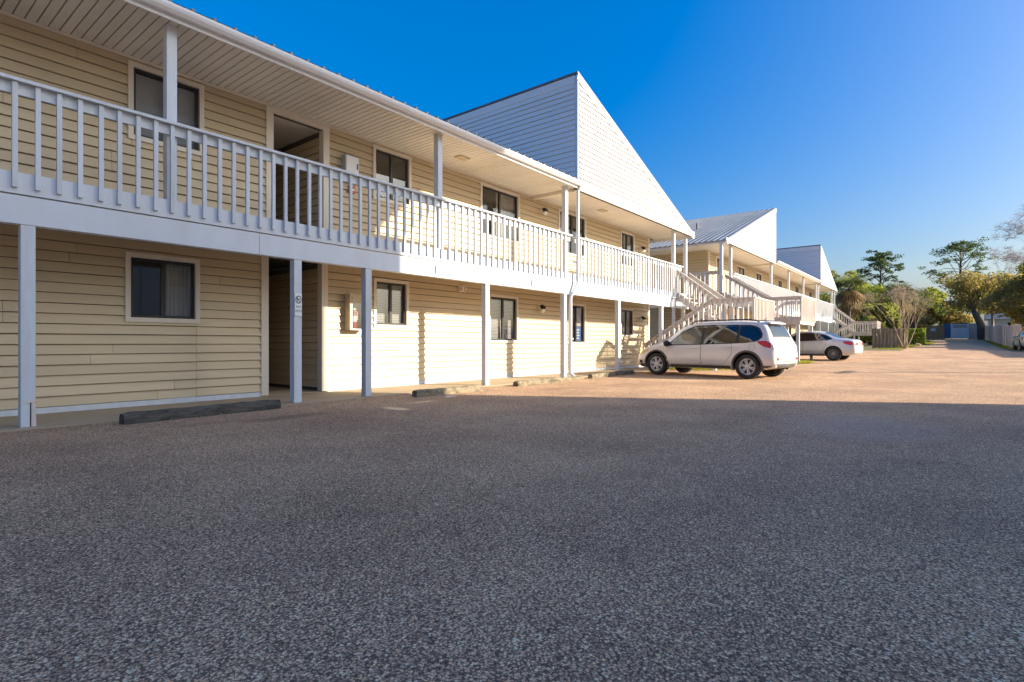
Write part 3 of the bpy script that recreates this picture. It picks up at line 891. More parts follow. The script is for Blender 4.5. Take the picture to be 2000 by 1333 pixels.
# ------------------------------------------------------------------ outside stairs
def staircase(label, g, ztop, zl, f1, f2, ytop, yl, yf, L, bottom_y, mat=None):
    """dog-leg stair: flight f1 (x0,x1) from the deck towards the lot, landing L (x0,x1) from yl to yf, flight f2 back to the ground"""
    mat = mat or M['weathered']
    t = thing('staircase', label, 'staircase', ((L[0] + L[1]) / 2, yl, g), group='wooden stairs at the ends of the blocks')
    RH = 0.93
    def flight(fx, ya, za, yb, zb_, rails):
        n = max(3, round((za - zb_) / 0.19))
        for k in range(1, n):
            z = za - (za - zb_) * k / n
            y0 = ya + (yb - ya) * (k - 1) / n
            y1 = ya + (yb - ya) * k / n
            MB().box(fx[0] + 0.05, fx[1] - 0.05, min(y0, y1) - 0.02, max(y0, y1) + 0.01, z - 0.04, z).build('tread', mat, t)
        for x in (fx[0], fx[1] - 0.045):
            MB().prism([(x, ya, za - 0.30), (x, yb, zb_ - 0.24), (x, yb, zb_ + 0.06), (x, ya, za + 0.04)], (0.045, 0, 0)).build('stringer', mat, t)
        for x in rails:
            s = -1 if x == fx[0] else 1
            xx = x + s * 0.025
            h = MB().bar((xx, ya, za + RH), (xx, yb, zb_ + RH), 0.09, 0.04).build('handrail', mat, t)
            MB().bar((xx - s * 0.03, ya, za + RH - 0.09), (xx - s * 0.03, yb, zb_ + RH - 0.09), 0.04, 0.13).build('rail_board', mat, h)
            m = max(2, int(abs(yb - ya) / 0.19))
            for k in range(m):
                u = (k + 0.5) / m
                y, z = ya + (yb - ya) * u, za + (zb_ - za) * u
                inst('baluster', BAL_W, h, (xx + s * 0.01, y, z + RH - 0.03 - 1.10))
    flight(f1, ytop, ztop, yl, zl, (f1[0], f1[1]))
    flight(f2, yl, zl, bottom_y, g + 0.02, (f2[0], f2[1]))
    MB().box(L[0] + 0.05, L[1] - 0.05, yf + 0.05, yl, zl - 0.045, zl).build('landing_deck', mat, t)
    sk = MB().box(L[0], L[1], yf, yf + 0.045, zl - 0.34, zl + 0.01).box(L[0], L[0] + 0.045, yf + 0.047, yl, zl - 0.34, zl + 0.01).box(L[1] - 0.045, L[1], yf + 0.047, yl, zl - 0.34, zl + 0.01)
    sk.build('skirt_board', mat, t)
    for x in (L[0] + 0.11, L[1] - 0.11):
        for y in (yf + 0.12, yl - 0.1):
            MB().box(x - 0.06, x + 0.06, y - 0.06, y + 0.06, g - 0.02, zl - 0.05).build('post', M['white'], t)
    def level(p0, p1, out):
        p0, p1 = Vector(p0), Vector(p1)
        h = MB().bar(p0 + Vector((0, 0, RH)), p1 + Vector((0, 0, RH)), 0.11, 0.04).build('handrail', mat, t)
        o = Vector(out)
        MB().bar(p0 + Vector((0, 0, RH - 0.09)) - o * 0.03, p1 + Vector((0, 0, RH - 0.09)) - o * 0.03, 0.04, 0.13).build('rail_board', mat, h)
        m = int((p1 - p0).length / 0.19)
        for k in range(m + 1):
            p = p0.lerp(p1, k / m) + o * 0.012
            inst('baluster', BAL_W, h, (p.x, p.y, zl + RH - 0.03 - 1.10))
    level((L[0] - 0.02, yl, zl), (L[0] - 0.02, yf - 0.02, zl), (-1, 0, 0))
    level((L[0] - 0.02, yf - 0.02, zl), (L[1] + 0.02, yf - 0.02, zl), (0, -1, 0))
    level((L[1] + 0.02, yf - 0.02, zl), (L[1] + 0.02, yl, zl), (1, 0, 0))
    return t
staircase('weathered white stair behind the parked SUV, at the end of the near block', 0.03, 3.12, 1.74, (22.1, 23.36), (20.82, 22.0), 8.86, 7.05, 5.55, (20.82, 23.5), 9.72)
staircase('weathered white stair with tall landing beside the silver sedan', 0.20, 3.55, 2.26, (28.2, 29.5), (30.1, 31.4), 8.86, 6.80, 5.46, (28.2, 31.5), 9.9)
staircase('distant white stair against the board fence, at the far end of the second block', 0.5, 3.55, 2.05, (60.5, 61.9), (59.1, 60.4), 8.86, 7.1, 5.3, (59.1, 62.3), 9.8)

# ------------------------------------------------------------------ things fixed to the near block
def text_mesh(body, size, mat, parent, pos, rot, name='lettering', ext=0.001):
    cu = bpy.data.curves.new(name, 'FONT')
    cu.body = body
    cu.size = size
    cu.align_x = 'CENTER'
    cu.align_y = 'CENTER'
    cu.extrude = ext
    cu.resolution_u = 3
    ob = bpy.data.objects.new(name, cu)
    COL.objects.link(ob)
    dg = bpy.context.evaluated_depsgraph_get()
    dg.update()
    me = bpy.data.meshes.new_from_object(ob.evaluated_get(dg))
    bpy.data.objects.remove(ob)
    me.materials.clear()
    me.materials.append(mat)
    o = bpy.data.objects.new(name, me)
    COL.objects.link(o)
    o.parent = parent
    w = WL[parent.name]
    o.location = (pos[0] - w[0], pos[1] - w[1], pos[2] - w[2])
    o.rotation_euler = rot
    WL[o.name] = tuple(pos)
    return o
R90 = (math.radians(90), 0, 0)

# no-pets sign on the second post
sg = thing('pet_sign', 'white no-pets sign with black circled dog on the second post', 'sign', (5.225, 8.895, 1.70))
MB().box(5.148, 5.276, 8.888, 8.898, 1.52, 1.905).build('plate', M['plate'], sg)
ring = MB()
n = 28
for k in range(n):
    a, c = 2 * math.pi * k / n, 2 * math.pi * (k + 1) / n
    ring.add([(5.212 + r * math.cos(t), 8.8865, 1.80 + r * math.sin(t) * 1.25) for r, t in ((0.042, a), (0.056, a), (0.056, c), (0.042, c))], [(0, 1, 2, 3)])
ring.bar((5.18, 8.8866, 1.845), (5.244, 8.8866, 1.755), 0.011, 0.001, (0, 1, 0))
ring.build('circle', M['print'], sg)
dog = MB()
dog.add([(5.186, 8.8864, 1.806), (5.228, 8.8864, 1.81), (5.232, 8.8864, 1.79), (5.186, 8.8864, 1.786)], [(0, 1, 2, 3)])
dog.add([(5.186, 8.8862, 1.80), (5.194, 8.8862, 1.80), (5.194, 8.8862, 1.76), (5.187, 8.8862, 1.76)], [(0, 1, 2, 3)])
dog.add([(5.221, 8.8862, 1.80), (5.229, 8.8862, 1.80), (5.231, 8.8862, 1.76), (5.224, 8.8862, 1.76)], [(0, 1, 2, 3)])
dog.add([(5.178, 8.8862, 1.83), (5.196, 8.8862, 1.835), (5.198, 8.8862, 1.806), (5.174, 8.8862, 1.816)], [(0, 1, 2, 3)])
dog.add([(5.226, 8.8862, 1.808), (5.240, 8.8862, 1.828), (5.243, 8.8862, 1.824), (5.232, 8.8862, 1.80)], [(0, 1, 2, 3)])
dog.build('dog_emblem', M['print'], sg)
text_mesh('NO', 0.058, M['print'], sg, (5.212, 8.887, 1.675), R90)
text_mesh('PETS', 0.054, M['print'], sg, (5.212, 8.887, 1.60), R90)
MB().box(5.14, 5.284, 8.884, 8.899, 1.508, 1.52).build('rim', M['metal_grey'], sg)

for x, tx, lab in ((8.62, '112', 'largest unit number plate, nearest one on the white beam'), (12.18, '111', 'second unit number plate on the white beam, before the downspout'),
                   (15.45, '110', 'third unit number plate on the white beam, just past the downspout'), (18.92, '109', 'small farthest unit number plate, on the beam above the SUV bonnet')):
    t = thing('unit_number', lab, 'number plate', (x, 8.885, 2.66), group='unit numbers on the beam')
    MB().box(x - 0.15, x + 0.13, 8.878, 8.889, 2.575, 2.745).build('plate', M['plate_cream'], t)
    text_mesh(tx, 0.17, M['print'], t, (x, 8.877, 2.66), R90)
    MB().box(x - 0.165, x - 0.15, 8.872, 8.889, 2.57, 2.75).build('rim', M['black'], t)

# fire extinguisher cabinet on the lower wall
fx = thing('extinguisher_cabinet', 'old wooden box with a red fire extinguisher on the lower wall', 'fire extinguisher', (7.35, 10.43, 1.35))
X0, X1, Z0, Z1 = 7.20, 7.62, 1.33, 2.12
c = MB()
c.box(X0, X0 + 0.02, 10.23, 10.425, Z0, Z1).box(X1 - 0.02, X1, 10.23, 10.425, Z0, Z1).box(X0 + .02, X1 - .02, 10.23, 10.425, Z1 - .02, Z1).box(X0 + .02, X1 - .02, 10.23, 10.425, Z0, Z0 + .02)
c.box(X0 + .02, X1 - .02, 10.41, 10.424, Z0 + .02, Z1 - .02)
c.box(X0 - .002, X1 + .002, 10.215, 10.2295, Z1 - 0.20, Z1 + .002).box(X0 - .002, X0 + 0.05, 10.215, 10.2295, Z0, Z1 - .2).box(X1 - 0.06, X1 + .002, 10.215, 10.2295, Z0, Z1 - .2)
c.build('cabinet', M['box_paint'], fx)
MB().box(X0 + .05, X1 - .06, 10.2235, 10.2265, Z0 + .02, Z1 - .2).build('pane', M['pane'], fx)
MB().box(X0 + .045, X1 - .055, 10.211, 10.2149, Z0 - .003, Z0 + .028).box(X0 + .04, X0 + .058, 10.211, 10.2149, Z0 + .03, Z1 - .19).box(X1 - .07, X1 - .052, 10.211, 10.2149, Z0 + .03, Z1 - .19).build('pane_frame', M['white'], fx)
e = MB().lathe([(0.0, 0), (0.06, 0.0), (0.065, 0.02), (0.065, 0.33), (0.05, 0.38), (0.025, 0.40), (0.025, 0.43), (0, 0.43)], 16, 'z', (7.37, 10.33, Z0 + .022))
ext = e.build('extinguisher', M['red'], fx, True)
MB().box(7.34, 7.40, 10.28, 10.38, Z0 + .45, Z0 + .48).tube([(7.37, 10.31, Z0 + .43), (7.43, 10.29, Z0 + .40), (7.445, 10.29, Z0 + .22)], 0.012, 6).build('hose', M['plate'], ext)
MB().lathe([(0.0662, 0.16), (0.0662, 0.29)], 16, 'z', (7.37, 10.33, Z0 + .022)).build('paper_label', M['plate'], ext)

# panel box and fire alarm on the balcony wall
t = thing('meter_box', 'grey metal meter box on the upper wall by the passage', 'meter box', (7.3, 10.42, 4.9))
MB().box(7.12, 7.47, 10.26, 10.425, 4.62, 5.14).build('box', M['metal_grey'], t)
MB().box(7.14, 7.45, 10.253, 10.2597, 4.64, 5.12).build('door', M['gutter'], t)
MB().box(7.41, 7.43, 10.24, 10.2527, 4.86, 4.98).build('latch', M['black'], t)
t = thing('fire_alarm', 'small red fire alarm pull below the grey meter box', 'fire alarm', (7.36, 10.42, 4.45))
MB().box(7.29, 7.44, 10.36, 10.425, 4.36, 4.52).build('housing', M['red'], t)
MB().box(7.32, 7.41, 10.35, 10.3597, 4.41, 4.45).build('pull_bar', M['plate'], t)

def wall_lamp(x, z, label):
    t = thing('wall_lamp', label, 'wall lamp', (x, 10.42, z), group='black lantern lamps beside the doors')
    MB().lathe([(0, -0.055), (0.055, -0.05), (0.06, -0.02), (0.06, 0.0)], 14, 'y', (x, 10.425, z)).build('back_plate', M['plate_cream'], t, True)
    MB().tube([(x, 10.38, z), (x, 10.31, z + 0.03), (x, 10.25, z + 0.01)], 0.03, 8).build('arm', M['black'], t, True)
    MB().lathe([(0, 0.02), (0.07, 0.0), (0.085, -0.05), (0.08, -0.09)], 14, 'z', (x, 10.25, z)).build('hood', M['black'], t, True)
    MB().lathe([(0.06, -0.09), (0.065, -0.14), (0.04, -0.19), (0, -0.20)], 14, 'z', (x, 10.25, z)).build('globe', M['plate'], t, True)
wall_lamp(14.62, 5.36, 'black lamp on the upper wall left of the downspout post')
wall_lamp(14.50, 2.22, 'black lamp on the lower wall left of the downspout')
wall_lamp(21.9, 5.10, 'small black lamp at the far corner of the upper wall')
wall_lamp(21.9, 2.13, 'small black lamp on the lower wall above the SUV bonnet')
t = thing('flood_lamp', 'cream twin bracket lamp under the balcony beam', 'lamp', (10.85, 10.42, 2.5))
MB().box(10.75, 10.95, 10.34, 10.425, 2.42, 2.60).build('back_plate', M['trim'], t)
MB().box(10.77, 10.83, 10.26, 10.3397, 2.46, 2.55).box(10.87, 10.93, 10.26, 10.3397, 2.46, 2.55).build('lamp_head', M['plate_cream'], t)

# office window: papers and blue poster inside the glass
t = thing('window_poster', 'blue and grey opening-hours poster behind the narrow office window', 'poster', (17.0, 10.52, 1.6))
MB().box(16.80, 17.24, 10.525, 10.535, 1.10, 1.62).build('blue_sheet', M['blue_poster'], t)
MB().box(16.80, 17.24, 10.526, 10.536, 1.64, 2.28).build('grey_sheet', M['grey_poster'], t)
l = MB()
for k in range(4):
    l.box(16.90, 17.10 + 0.04 * (k % 2), 10.521, 10.5235, 1.19 + k * 0.10, 1.235 + k * 0.10)
l.build('printed_line', M['plate'], t)

# ------------------------------------------------------------------ wheel stops
def wheel_stop(x0, x1, y0, y1, label, w=0.17, h=0.13, seed=0, mat='concrete_stop'):
    r = random.Random(seed)
    a, b_ = Vector((x0, y0, 0)), Vector((x1, y1, 0))
    d = (b_ - a)
    L = d.length
    d.normalize()
    sd = Vector((-d.y, d.x, 0))
    mb = MB()
    n = 22
    prof = [(-w / 2, 0.0), (-w / 2, h * .55), (-w * .40, h * .86), (-w * .28, h), (w * .28, h), (w * .40, h * .86), (w / 2, h * .55), (w / 2, 0.0)]
    for i in range(n + 1):
        u = i / n
        e = 1.0 if 0 < i < n else 0.93
        for (p, q) in prof:
            mb.v.append(tuple(a + d * (L * u) + sd * (p * e + r.uniform(-.006, .006)) + Vector((0, 0, q * e + (r.uniform(-.007, .005) if q else 0)))))
    m = len(prof)
    for i in range(n):
        for k in range(m - 1):
            mb.f.append((i * m + k, i * m + k + 1, (i + 1) * m + k + 1, (i + 1) * m + k))
    mb.f += [tuple(range(m)), tuple(range(n * m, n * m + m))[::-1]]
    mb.mi = [0] * len(mb.f)
    o = mb.build('wheel_stop', M[mat], None, at=tuple(a))
    tag(o, label, 'wheel stop', 'concrete wheel stops along the walkway')
    MB().tube([tuple(a + d * 0.3 + Vector((0, 0, h - .01))), tuple(a + d * 0.3 + Vector((0, 0, h + .004)))], 0.012, 8).build('pin', M['black'], o)
    MB().tube([tuple(a + d * (L - .3) + Vector((0, 0, h - .01))), tuple(a + d * (L - .3) + Vector((0, 0, h + .004)))], 0.012, 8).build('pin', M['black'], o)
wheel_stop(2.44, 4.62, 8.36, 8.48, 'dark mossy wheel stop in the shade below the first window', seed=1, mat='mossy_stop', h=.145)
wheel_stop(7.22, 9.08, 8.16, 8.12, 'wheel stop half in shade and half in sun before the fourth post', seed=2)
wheel_stop(10.45, 12.42, 8.20, 8.24, 'mossy sunlit wheel stop left of the downspout', seed=3)
wheel_stop(12.72, 13.75, 8.44, 8.36, 'low broken wheel stop at the foot of the downspout', seed=4, h=0.09)
wheel_stop(14.15, 15.65, 8.32, 8.40, 'sunlit wheel stop left of the SUV', seed=5)
wheel_stop(15.95, 17.3, 8.50, 8.52, 'wheel stop right in front of the SUV bumper', seed=6)

# pale patches of old paint and a scrap on the asphalt
for nm, pts, lab, mt in (('paper_scrap', [(7.55, 7.62), (7.80, 7.60), (7.82, 7.70), (7.6, 7.72)], 'white paper scrap lying on the asphalt by the half-shaded wheel stop', 'plate'),):
    o = MB().prism([(x, y, 0.004) for x, y in pts], (0, 0, 0.006)).build(nm, M[mt])
    tag(o, lab, 'litter')

# fallen leaves along the kerb line
rnd = random.Random(17)
m = MB()
for _ in range(260):
    x, y = rnd.uniform(1.5, 19), 8.68 - abs(rnd.gauss(0, .45))
    a, L = rnd.uniform(0, 6.28), rnd.uniform(.018, .04)
    d = Vector((math.cos(a), math.sin(a), rnd.uniform(-.2, .2))) * L
    e = Vector((-math.sin(a), math.cos(a), rnd.uniform(-.3, .3))) * L * .45
    p = Vector((x, y, .014))
    m.add([p - d, p + e + Vector((0, 0, .006)), p + d, p - e + Vector((0, 0, .004))], [(0, 1, 2, 3)])
o = m.build('leaf_litter', M['bark_pale'])
o['kind'] = 'stuff'

# ------------------------------------------------------------------ cars
def interp(tab, x):
    """smooth (Catmull-Rom) interpolation of rows (x, v1, v2 ...)"""
    n = len(tab)
    if x <= tab[0][0]:
        return tab[0][1:]
    if x >= tab[-1][0]:
        return tab[-1][1:]
    for i in range(n - 1):
        if x <= tab[i + 1][0]:
            break
    p0, p1, p2, p3 = tab[max(i - 1, 0)], tab[i], tab[i + 1], tab[min(i + 2, n - 1)]
    h = p2[0] - p1[0]
    t = (x - p1[0]) / h
    out = []
    for k in range(1, len(p1)):
        def slope(a, b, c):
            d1 = (b[k] - a[k]) / max(b[0] - a[0], 1e-6)
            d2 = (c[k] - b[k]) / max(c[0] - b[0], 1e-6)
            return 0 if d1 * d2 <= 0 else 2 * d1 * d2 / (d1 + d2)
        m1 = slope(p0, p1, p2) if i > 0 else (p2[k] - p1[k]) / h
        m2 = slope(p1, p2, p3) if i < n - 2 else (p2[k] - p1[k]) / h
        t2, t3 = t * t, t * t * t
        out.append((2 * t3 - 3 * t2 + 1) * p1[k] + (t3 - 2 * t2 + t) * h * m1 + (-2 * t3 + 3 * t2) * p2[k] + (t3 - t2) * h * m2)
    return out

class CarShape:
    def __init__(s, tab, sx):
        s.tab, s.sx, s.cache = tab, sx, {}
    def section(s, x):
        key = round(x, 4)
        if key in s.cache:
            return s.cache[key]
        zb, wb, zm, wm, zs, ws, zr, wr, zc = interp(s.tab, x / s.sx)
        q = [(0, zb), (wb * .8, zb), (wb, zb + .03), (wm - .012, (zb + zm) * .5), (wm, zm), (ws + (wm - ws) * .35, zm + (zs - zm) * .62), (ws, zs),
             (ws + (wr - ws) * .5 + .012, (zs + zr) / 2), (wr, zr), (wr * .72, zr + (zc - zr) * .62), (wr * .36, zr + (zc - zr) * .92), (0, zc)]
        for _ in range(2):
            r = [q[0]]
            for a, b in zip(q, q[1:]):
                r += [(a[0] * .75 + b[0] * .25, a[1] * .75 + b[1] * .25), (a[0] * .25 + b[0] * .75, a[1] * .25 + b[1] * .75)]
            q = r + [q[-1]]
        s.cache[key] = q
        return q
    def w(s, x, z):
        q = s.section(x)
        best = 0
        for a, b in zip(q, q[1:]):
            if (a[1] <= z <= b[1]) and b[1] > a[1]:
                t = (z - a[1]) / (b[1] - a[1])
                best = max(best, a[0] + (b[0] - a[0]) * t)
        return best
    def end_x(s, y, z, rear=True):
        lo, hi = (s.tab[0][0] * s.sx, 0.0) if rear else (s.tab[-1][0] * s.sx, 0.0)
        for _ in range(22):
            m = (lo + hi) / 2
            if s.w(m, z) >= y:
                hi = m
            else:
                lo = m
        return hi
    def top(s, x, y):
        q = s.section(x)
        for a, b in zip(q[::-1], q[-2::-1]):
            if a[0] <= y <= b[0]:
                t = (y - a[0]) / max(b[0] - a[0], 1e-6)
                return a[1] + (b[1] - a[1]) * t
        return q[-1][1]

def poly_at(pts, x):
    for a, b in zip(pts, pts[1:]):
        if a[0] <= x <= b[0]:
            return a[1] + (b[1] - a[1]) * (x - a[0]) / max(b[0] - a[0], 1e-6)
    return pts[0][1] if x < pts[0][0] else pts[-1][1]

def smooth_line(pts, n=4):
    tab = pts
    out = []
    for i in range(len(pts) - 1):
        for k in range(n):
            x = pts[i][0] + (pts[i + 1][0] - pts[i][0]) * k / n
            out.append((x, interp(tab, x)[0]))
    return out + [pts[-1]]

def car(name, label, cat, loc, heading, tab, sx, paint, spec):
    S = CarShape(tab, sx)
    t = thing(name, label, cat, loc, heading)
    X0, X1 = tab[0][0] * sx, tab[-1][0] * sx
    # body: closed loft, wheel arches cut out
    mb = MB()
    N = 74
    secs = []
    for i in range(N + 1):
        u = i / N
        u = u + 0.5 * (u - 0.5) * 0  # even stations, plus extra ones at both ends
        secs.append(X0 + (X1 - X0) * u)
    secs = sorted(secs + [X0 + d for d in (.01, .02, .035, .05, .09)] + [X1 - d for d in (.01, .02, .035, .05, .09)])
    ring = None
    for x in secs:
        q = S.section(x)
        full = [(y, z) for y, z in q] + [(-y, z) for y, z in q[-2:0:-1]]
        ring = len(full)
        mb.v += [(x, y, z) for y, z in full]
    for i in range(len(secs) - 1):
        for k in range(ring):
            mb.f.append((i * ring + k, i * ring + (k + 1) % ring, (i + 1) * ring + (k + 1) % ring, (i + 1) * ring + k))
    mb.f.append(tuple(range(ring))[::-1])
    mb.f.append(tuple(range((len(secs) - 1) * ring, len(secs) * ring)))
    mb.mi = [0] * len(mb.f)
    body = mb.build('body', [paint, M['black']], t, True)
    body.data.validate()
    bmx = bmesh.new(); bmx.from_mesh(body.data); bmesh.ops.recalc_face_normals(bmx, faces=bmx.faces); bmx.to_mesh(body.data); bmx.free()
    R = spec['wheel_r']
    cut = MB()
    for wx in spec['axles']:
        for s in (-1, 1):
            y0, y1 = s * 0.52, s * 1.2
            cc = MB().lathe([(R * 1.14, min(y0, y1)), (R * 1.14, max(y0, y1))], 36, 'y', (wx * sx, 0, R + .01))
            n0 = len(cc.v)
            cc.f += [tuple(range(36))[::-1], tuple(range(36, 72))]
            cut.add(cc.v, cc.f)
    cm = cut.mesh('cutter', [paint, M['black']])
    bmx = bmesh.new(); bmx.from_mesh(cm); bmesh.ops.recalc_face_normals(bmx, faces=bmx.faces)
    for f in bmx.faces:
        f.material_index = 1
    bmx.to_mesh(cm); bmx.free()
    co = bpy.data.objects.new('cutter', cm)
    COL.objects.link(co)
    co.parent = t
    md = body.modifiers.new('arch', 'BOOLEAN')
    md.object = co
    md.operation = 'DIFFERENCE'
    md.solver = 'EXACT'
    bpy.context.view_layer.update()
    dg = bpy.context.evaluated_depsgraph_get()
    nm = bpy.data.meshes.new_from_object(body.evaluated_get(dg))
    body.modifiers.clear()
    body.data = nm
    bpy.data.objects.remove(co)
    for p in nm.polygons:
        p.use_smooth = True
    if hasattr(nm, 'set_sharp_from_angle'):
        nm.set_sharp_from_angle(angle=math.radians(38))
    # side patches
    def side(lo, hi, off, nx=14, nz=6, sides=(1, -1)):
        m = MB()
        a, b = max(lo[0][0], hi[0][0]) * sx, min(lo[-1][0], hi[-1][0]) * sx
        lo2, hi2 = [(p[0] * sx, p[1]) for p in lo], [(p[0] * sx, p[1]) for p in hi]
        for s in sides:
            vs = []
            for i in range(nx + 1):
                x = a + (b - a) * i / nx
                z0, z1 = poly_at(lo2, x), poly_at(hi2, x)
                for k in range(nz + 1):
                    z = z0 + (z1 - z0) * k / nz
                    vs.append((x, s * (S.w(x, z) + off), z))
            fs = [(i * (nz + 1) + k, (i + 1) * (nz + 1) + k, (i + 1) * (nz + 1) + k + 1, i * (nz + 1) + k + 1) for i in range(nx) for k in range(nz)]
            m.add(vs, fs)
        return m
    def top_patch(xa, xb, yfun, off, nx=8, ny=10):
        m = MB()
        vs = []
        for i in range(nx + 1):
            x = (xa + (xb - xa) * i / nx) * sx
            hw = yfun(i / nx)
            for k in range(ny + 1):
                y = hw * (2 * k / ny - 1)
                vs.append((x, y, S.top(x, abs(y)) + off))
        return m.add(vs, [(i * (ny + 1) + k, (i + 1) * (ny + 1) + k, (i + 1) * (ny + 1) + k + 1, i * (ny + 1) + k + 1) for i in range(nx) for k in range(ny)])
    def end_patch(ya, yb, zlo, zhi, off, ny=8, nz=5, rear=True):
        m = MB()
        vs = []
        for i in range(ny + 1):
            y = ya + (yb - ya) * i / ny
            for k in range(nz + 1):
                z = zlo + (zhi - zlo) * k / nz
                x = S.end_x(abs(y), z, rear)
                vs.append((x + (-off if rear else off), y, z))
        return m.add(vs, [(i * (nz + 1) + k, (i + 1) * (nz + 1) + k, (i + 1) * (nz + 1) + k + 1, i * (nz + 1) + k + 1) for i in range(ny) for k in range(nz)])
    # dark pillars under the glass, then the glass
    for s in (1, -1):
        lo, hi = spec['dlo']
        side(lo, hi, 0.004, 30, 5, (s,)).build('pillar_trim', M['black'], t, True)
        for glo, ghi in spec['side_glass']:
            side(smooth_line(glo, 3), smooth_line(ghi, 3), 0.008, 14, 5, (s,)).build('side_window', spec.get('side_mat', M['car_glass']), t, True)
        for dlo, dhi, hx, hz in spec['doors']:
            g = 0.008
            side([(p[0] - g if i == 0 else p[0] + g if i == len(dlo) - 1 else p[0], p[1] - g) for i, p in enumerate(dlo)],
                 [(p[0] - g if i == 0 else p[0] + g if i == len(dhi) - 1 else p[0], p[1] + g) for i, p in enumerate(dhi)], 0.0025, 16, 8, (s,)).build('door_gap', M['seam'], t, True)
            dr = side(dlo, dhi, 0.006, 16, 8, (s,)).build('door', paint, t, True)
            y = S.w(hx * sx, hz) * s
            MB().tube([((hx - .10) * sx, y + s * .008, hz), ((hx - .08) * sx, y + s * .036, hz + .004), ((hx + .08) * sx, y + s * .036, hz + .012), ((hx + .10) * sx, y + s * .008, hz + .01)], 0.014, 8).build('handle', paint, dr, True)
        if spec.get('sill'):
            a, b, z0, z1 = spec['sill']
            side([(a, z0), (b, z0)], [(a, z1), (b, z1)], 0.012, 12, 3, (s,)).build('sill_cladding', spec.get('clad', M['cladding']), t, True)
        # arch lips
        if spec.get('clad_arch'):
            for wx in spec['axles']:
                m = MB()
                vs = []
                K = 30
                for k in range(K + 1):
                    a = math.radians(-18 + 216 * k / K)
                    for r, o in ((R * 1.13, -.03), (R * 1.13, .014), (R * 1.27, .014), (R * 1.29, .0)):
                        x, z = wx * sx + r * math.cos(a), max(R + .01 + r * math.sin(a), .22)
                        vs.append((x, s * (max(S.w(x, max(z, .36)), .3) + o), z))
                m.add(vs, [(4 * k + j, 4 * k + 4 + j, 4 * k + 5 + j, 4 * k + 1 + j) for k in range(K) for j in range(3)])
                m.build('arch_cladding', M['cladding'], t, True)
        lo, hi = spec['tail_side']
        side(smooth_line(lo, 4), smooth_line(hi, 4), 0.010, 14, 5, (s,)).build('tail_light', M['lamp_red'], t, True)
        lo, hi = spec['head_side']
        side(smooth_line(lo, 4), smooth_line(hi, 4), 0.010, 12, 5, (s,)).build('headlight', spec.get('head_mat', M['lamp_clear']), t, True)
        mx, mz = spec['mirror']
        y = S.w(mx * sx, mz) * s
        q = MB().lathe([(0.0, -.12), (.07, -.11), (.10, -.04), (.10, .03), (.06, .10), (0, .11)], 12, 'y', (mx * sx, y + s * .13, mz + .05))
        q.build('wing_mirror', spec.get('mirror_mat', paint), t, True)
    for k, (ya, yb, za, zb2, mt, nm_) in enumerate(spec['rear']):
        for s in ((1, -1) if ya > 0 else (1,)):
            end_patch(ya * s, yb * s, za, zb2, 0.012).build(nm_, mt, t, True)
    xa, xb, ya, yb = spec['rear_glass']
    top_patch(xa - .02, xb + .02, lambda u: ya + .03 + (yb - ya) * u, 0.004).build('pillar_trim', M['black'], t, True)
    top_patch(xa, xb, lambda u: ya + (yb - ya) * u, 0.009).build('rear_window', spec.get('rear_mat', M['car_glass']), t, True)
    xa, xb, ya, yb = spec['windscreen']
    top_patch(xa, xb, lambda u: ya + (yb - ya) * u, 0.007).build('windscreen', spec.get('side_mat', M['car_glass']), t, True)
    for fn in spec.get('extra', ()):
        fn(S, t, side, end_patch, paint, sx)
    # wheels
    tr = MB().lathe([(R * .66, -.10), (R * .70, -.112), (R * .90, -.118), (R * .985, -.095), (R, -.05), (R, .05), (R * .985, .095), (R * .90, .118), (R * .70, .112), (R * .66, .10), (R * .64, 0), (R * .66, -.10)], 40)
    tmesh = tr.mesh('wheel', M['tyre'], smooth=True)
    rm = MB()
    rm.lathe([(R * .67, -.10), (R * .68, .095), (R * .64, .10), (R * .60, .085), (R * .58, .02), (R * .58, -.10)], 36)
    ns = spec['spokes']
    for k in range(ns):
        for dd in spec['split']:
            a = 2 * math.pi * k / ns + .3
            ca, sa = math.cos(a), math.sin(a)
            p0 = Vector((ca * R * .12 - sa * dd * .45, .075, sa * R * .12 + ca * dd * .45))
            p1 = Vector((ca * R * .61 - sa * dd, .085, sa * R * .61 + ca * dd))
            rm.bar(p0, p1, spec['spoke_w'], .028, (0, 1, 0))
    rm.lathe([(0, .10), (R * .11, .098), (R * .17, .085), (R * .19, .05)], 20)
    rmesh = rm.mesh('rim', spec['rim'], smooth=False)
    bk = MB().lathe([(0, .02), (R * .3, .02), (R * .6, .0)], 20).mesh('brake_disc', M['cladding'])
    for wx in spec['axles']:
        for s in (1, -1):
            o = bpy.data.objects.new('wheel', tmesh)
            COL.objects.link(o)
            o.parent = t
            o.location = (wx * sx, s * spec['track'], R)
            if s < 0:
                o.rotation_euler = (0, 0, math.pi)
            for me in (rmesh, bk):
                c = bpy.data.objects.new(me.name, me)
                COL.objects.link(c)
                c.parent = o
    return t

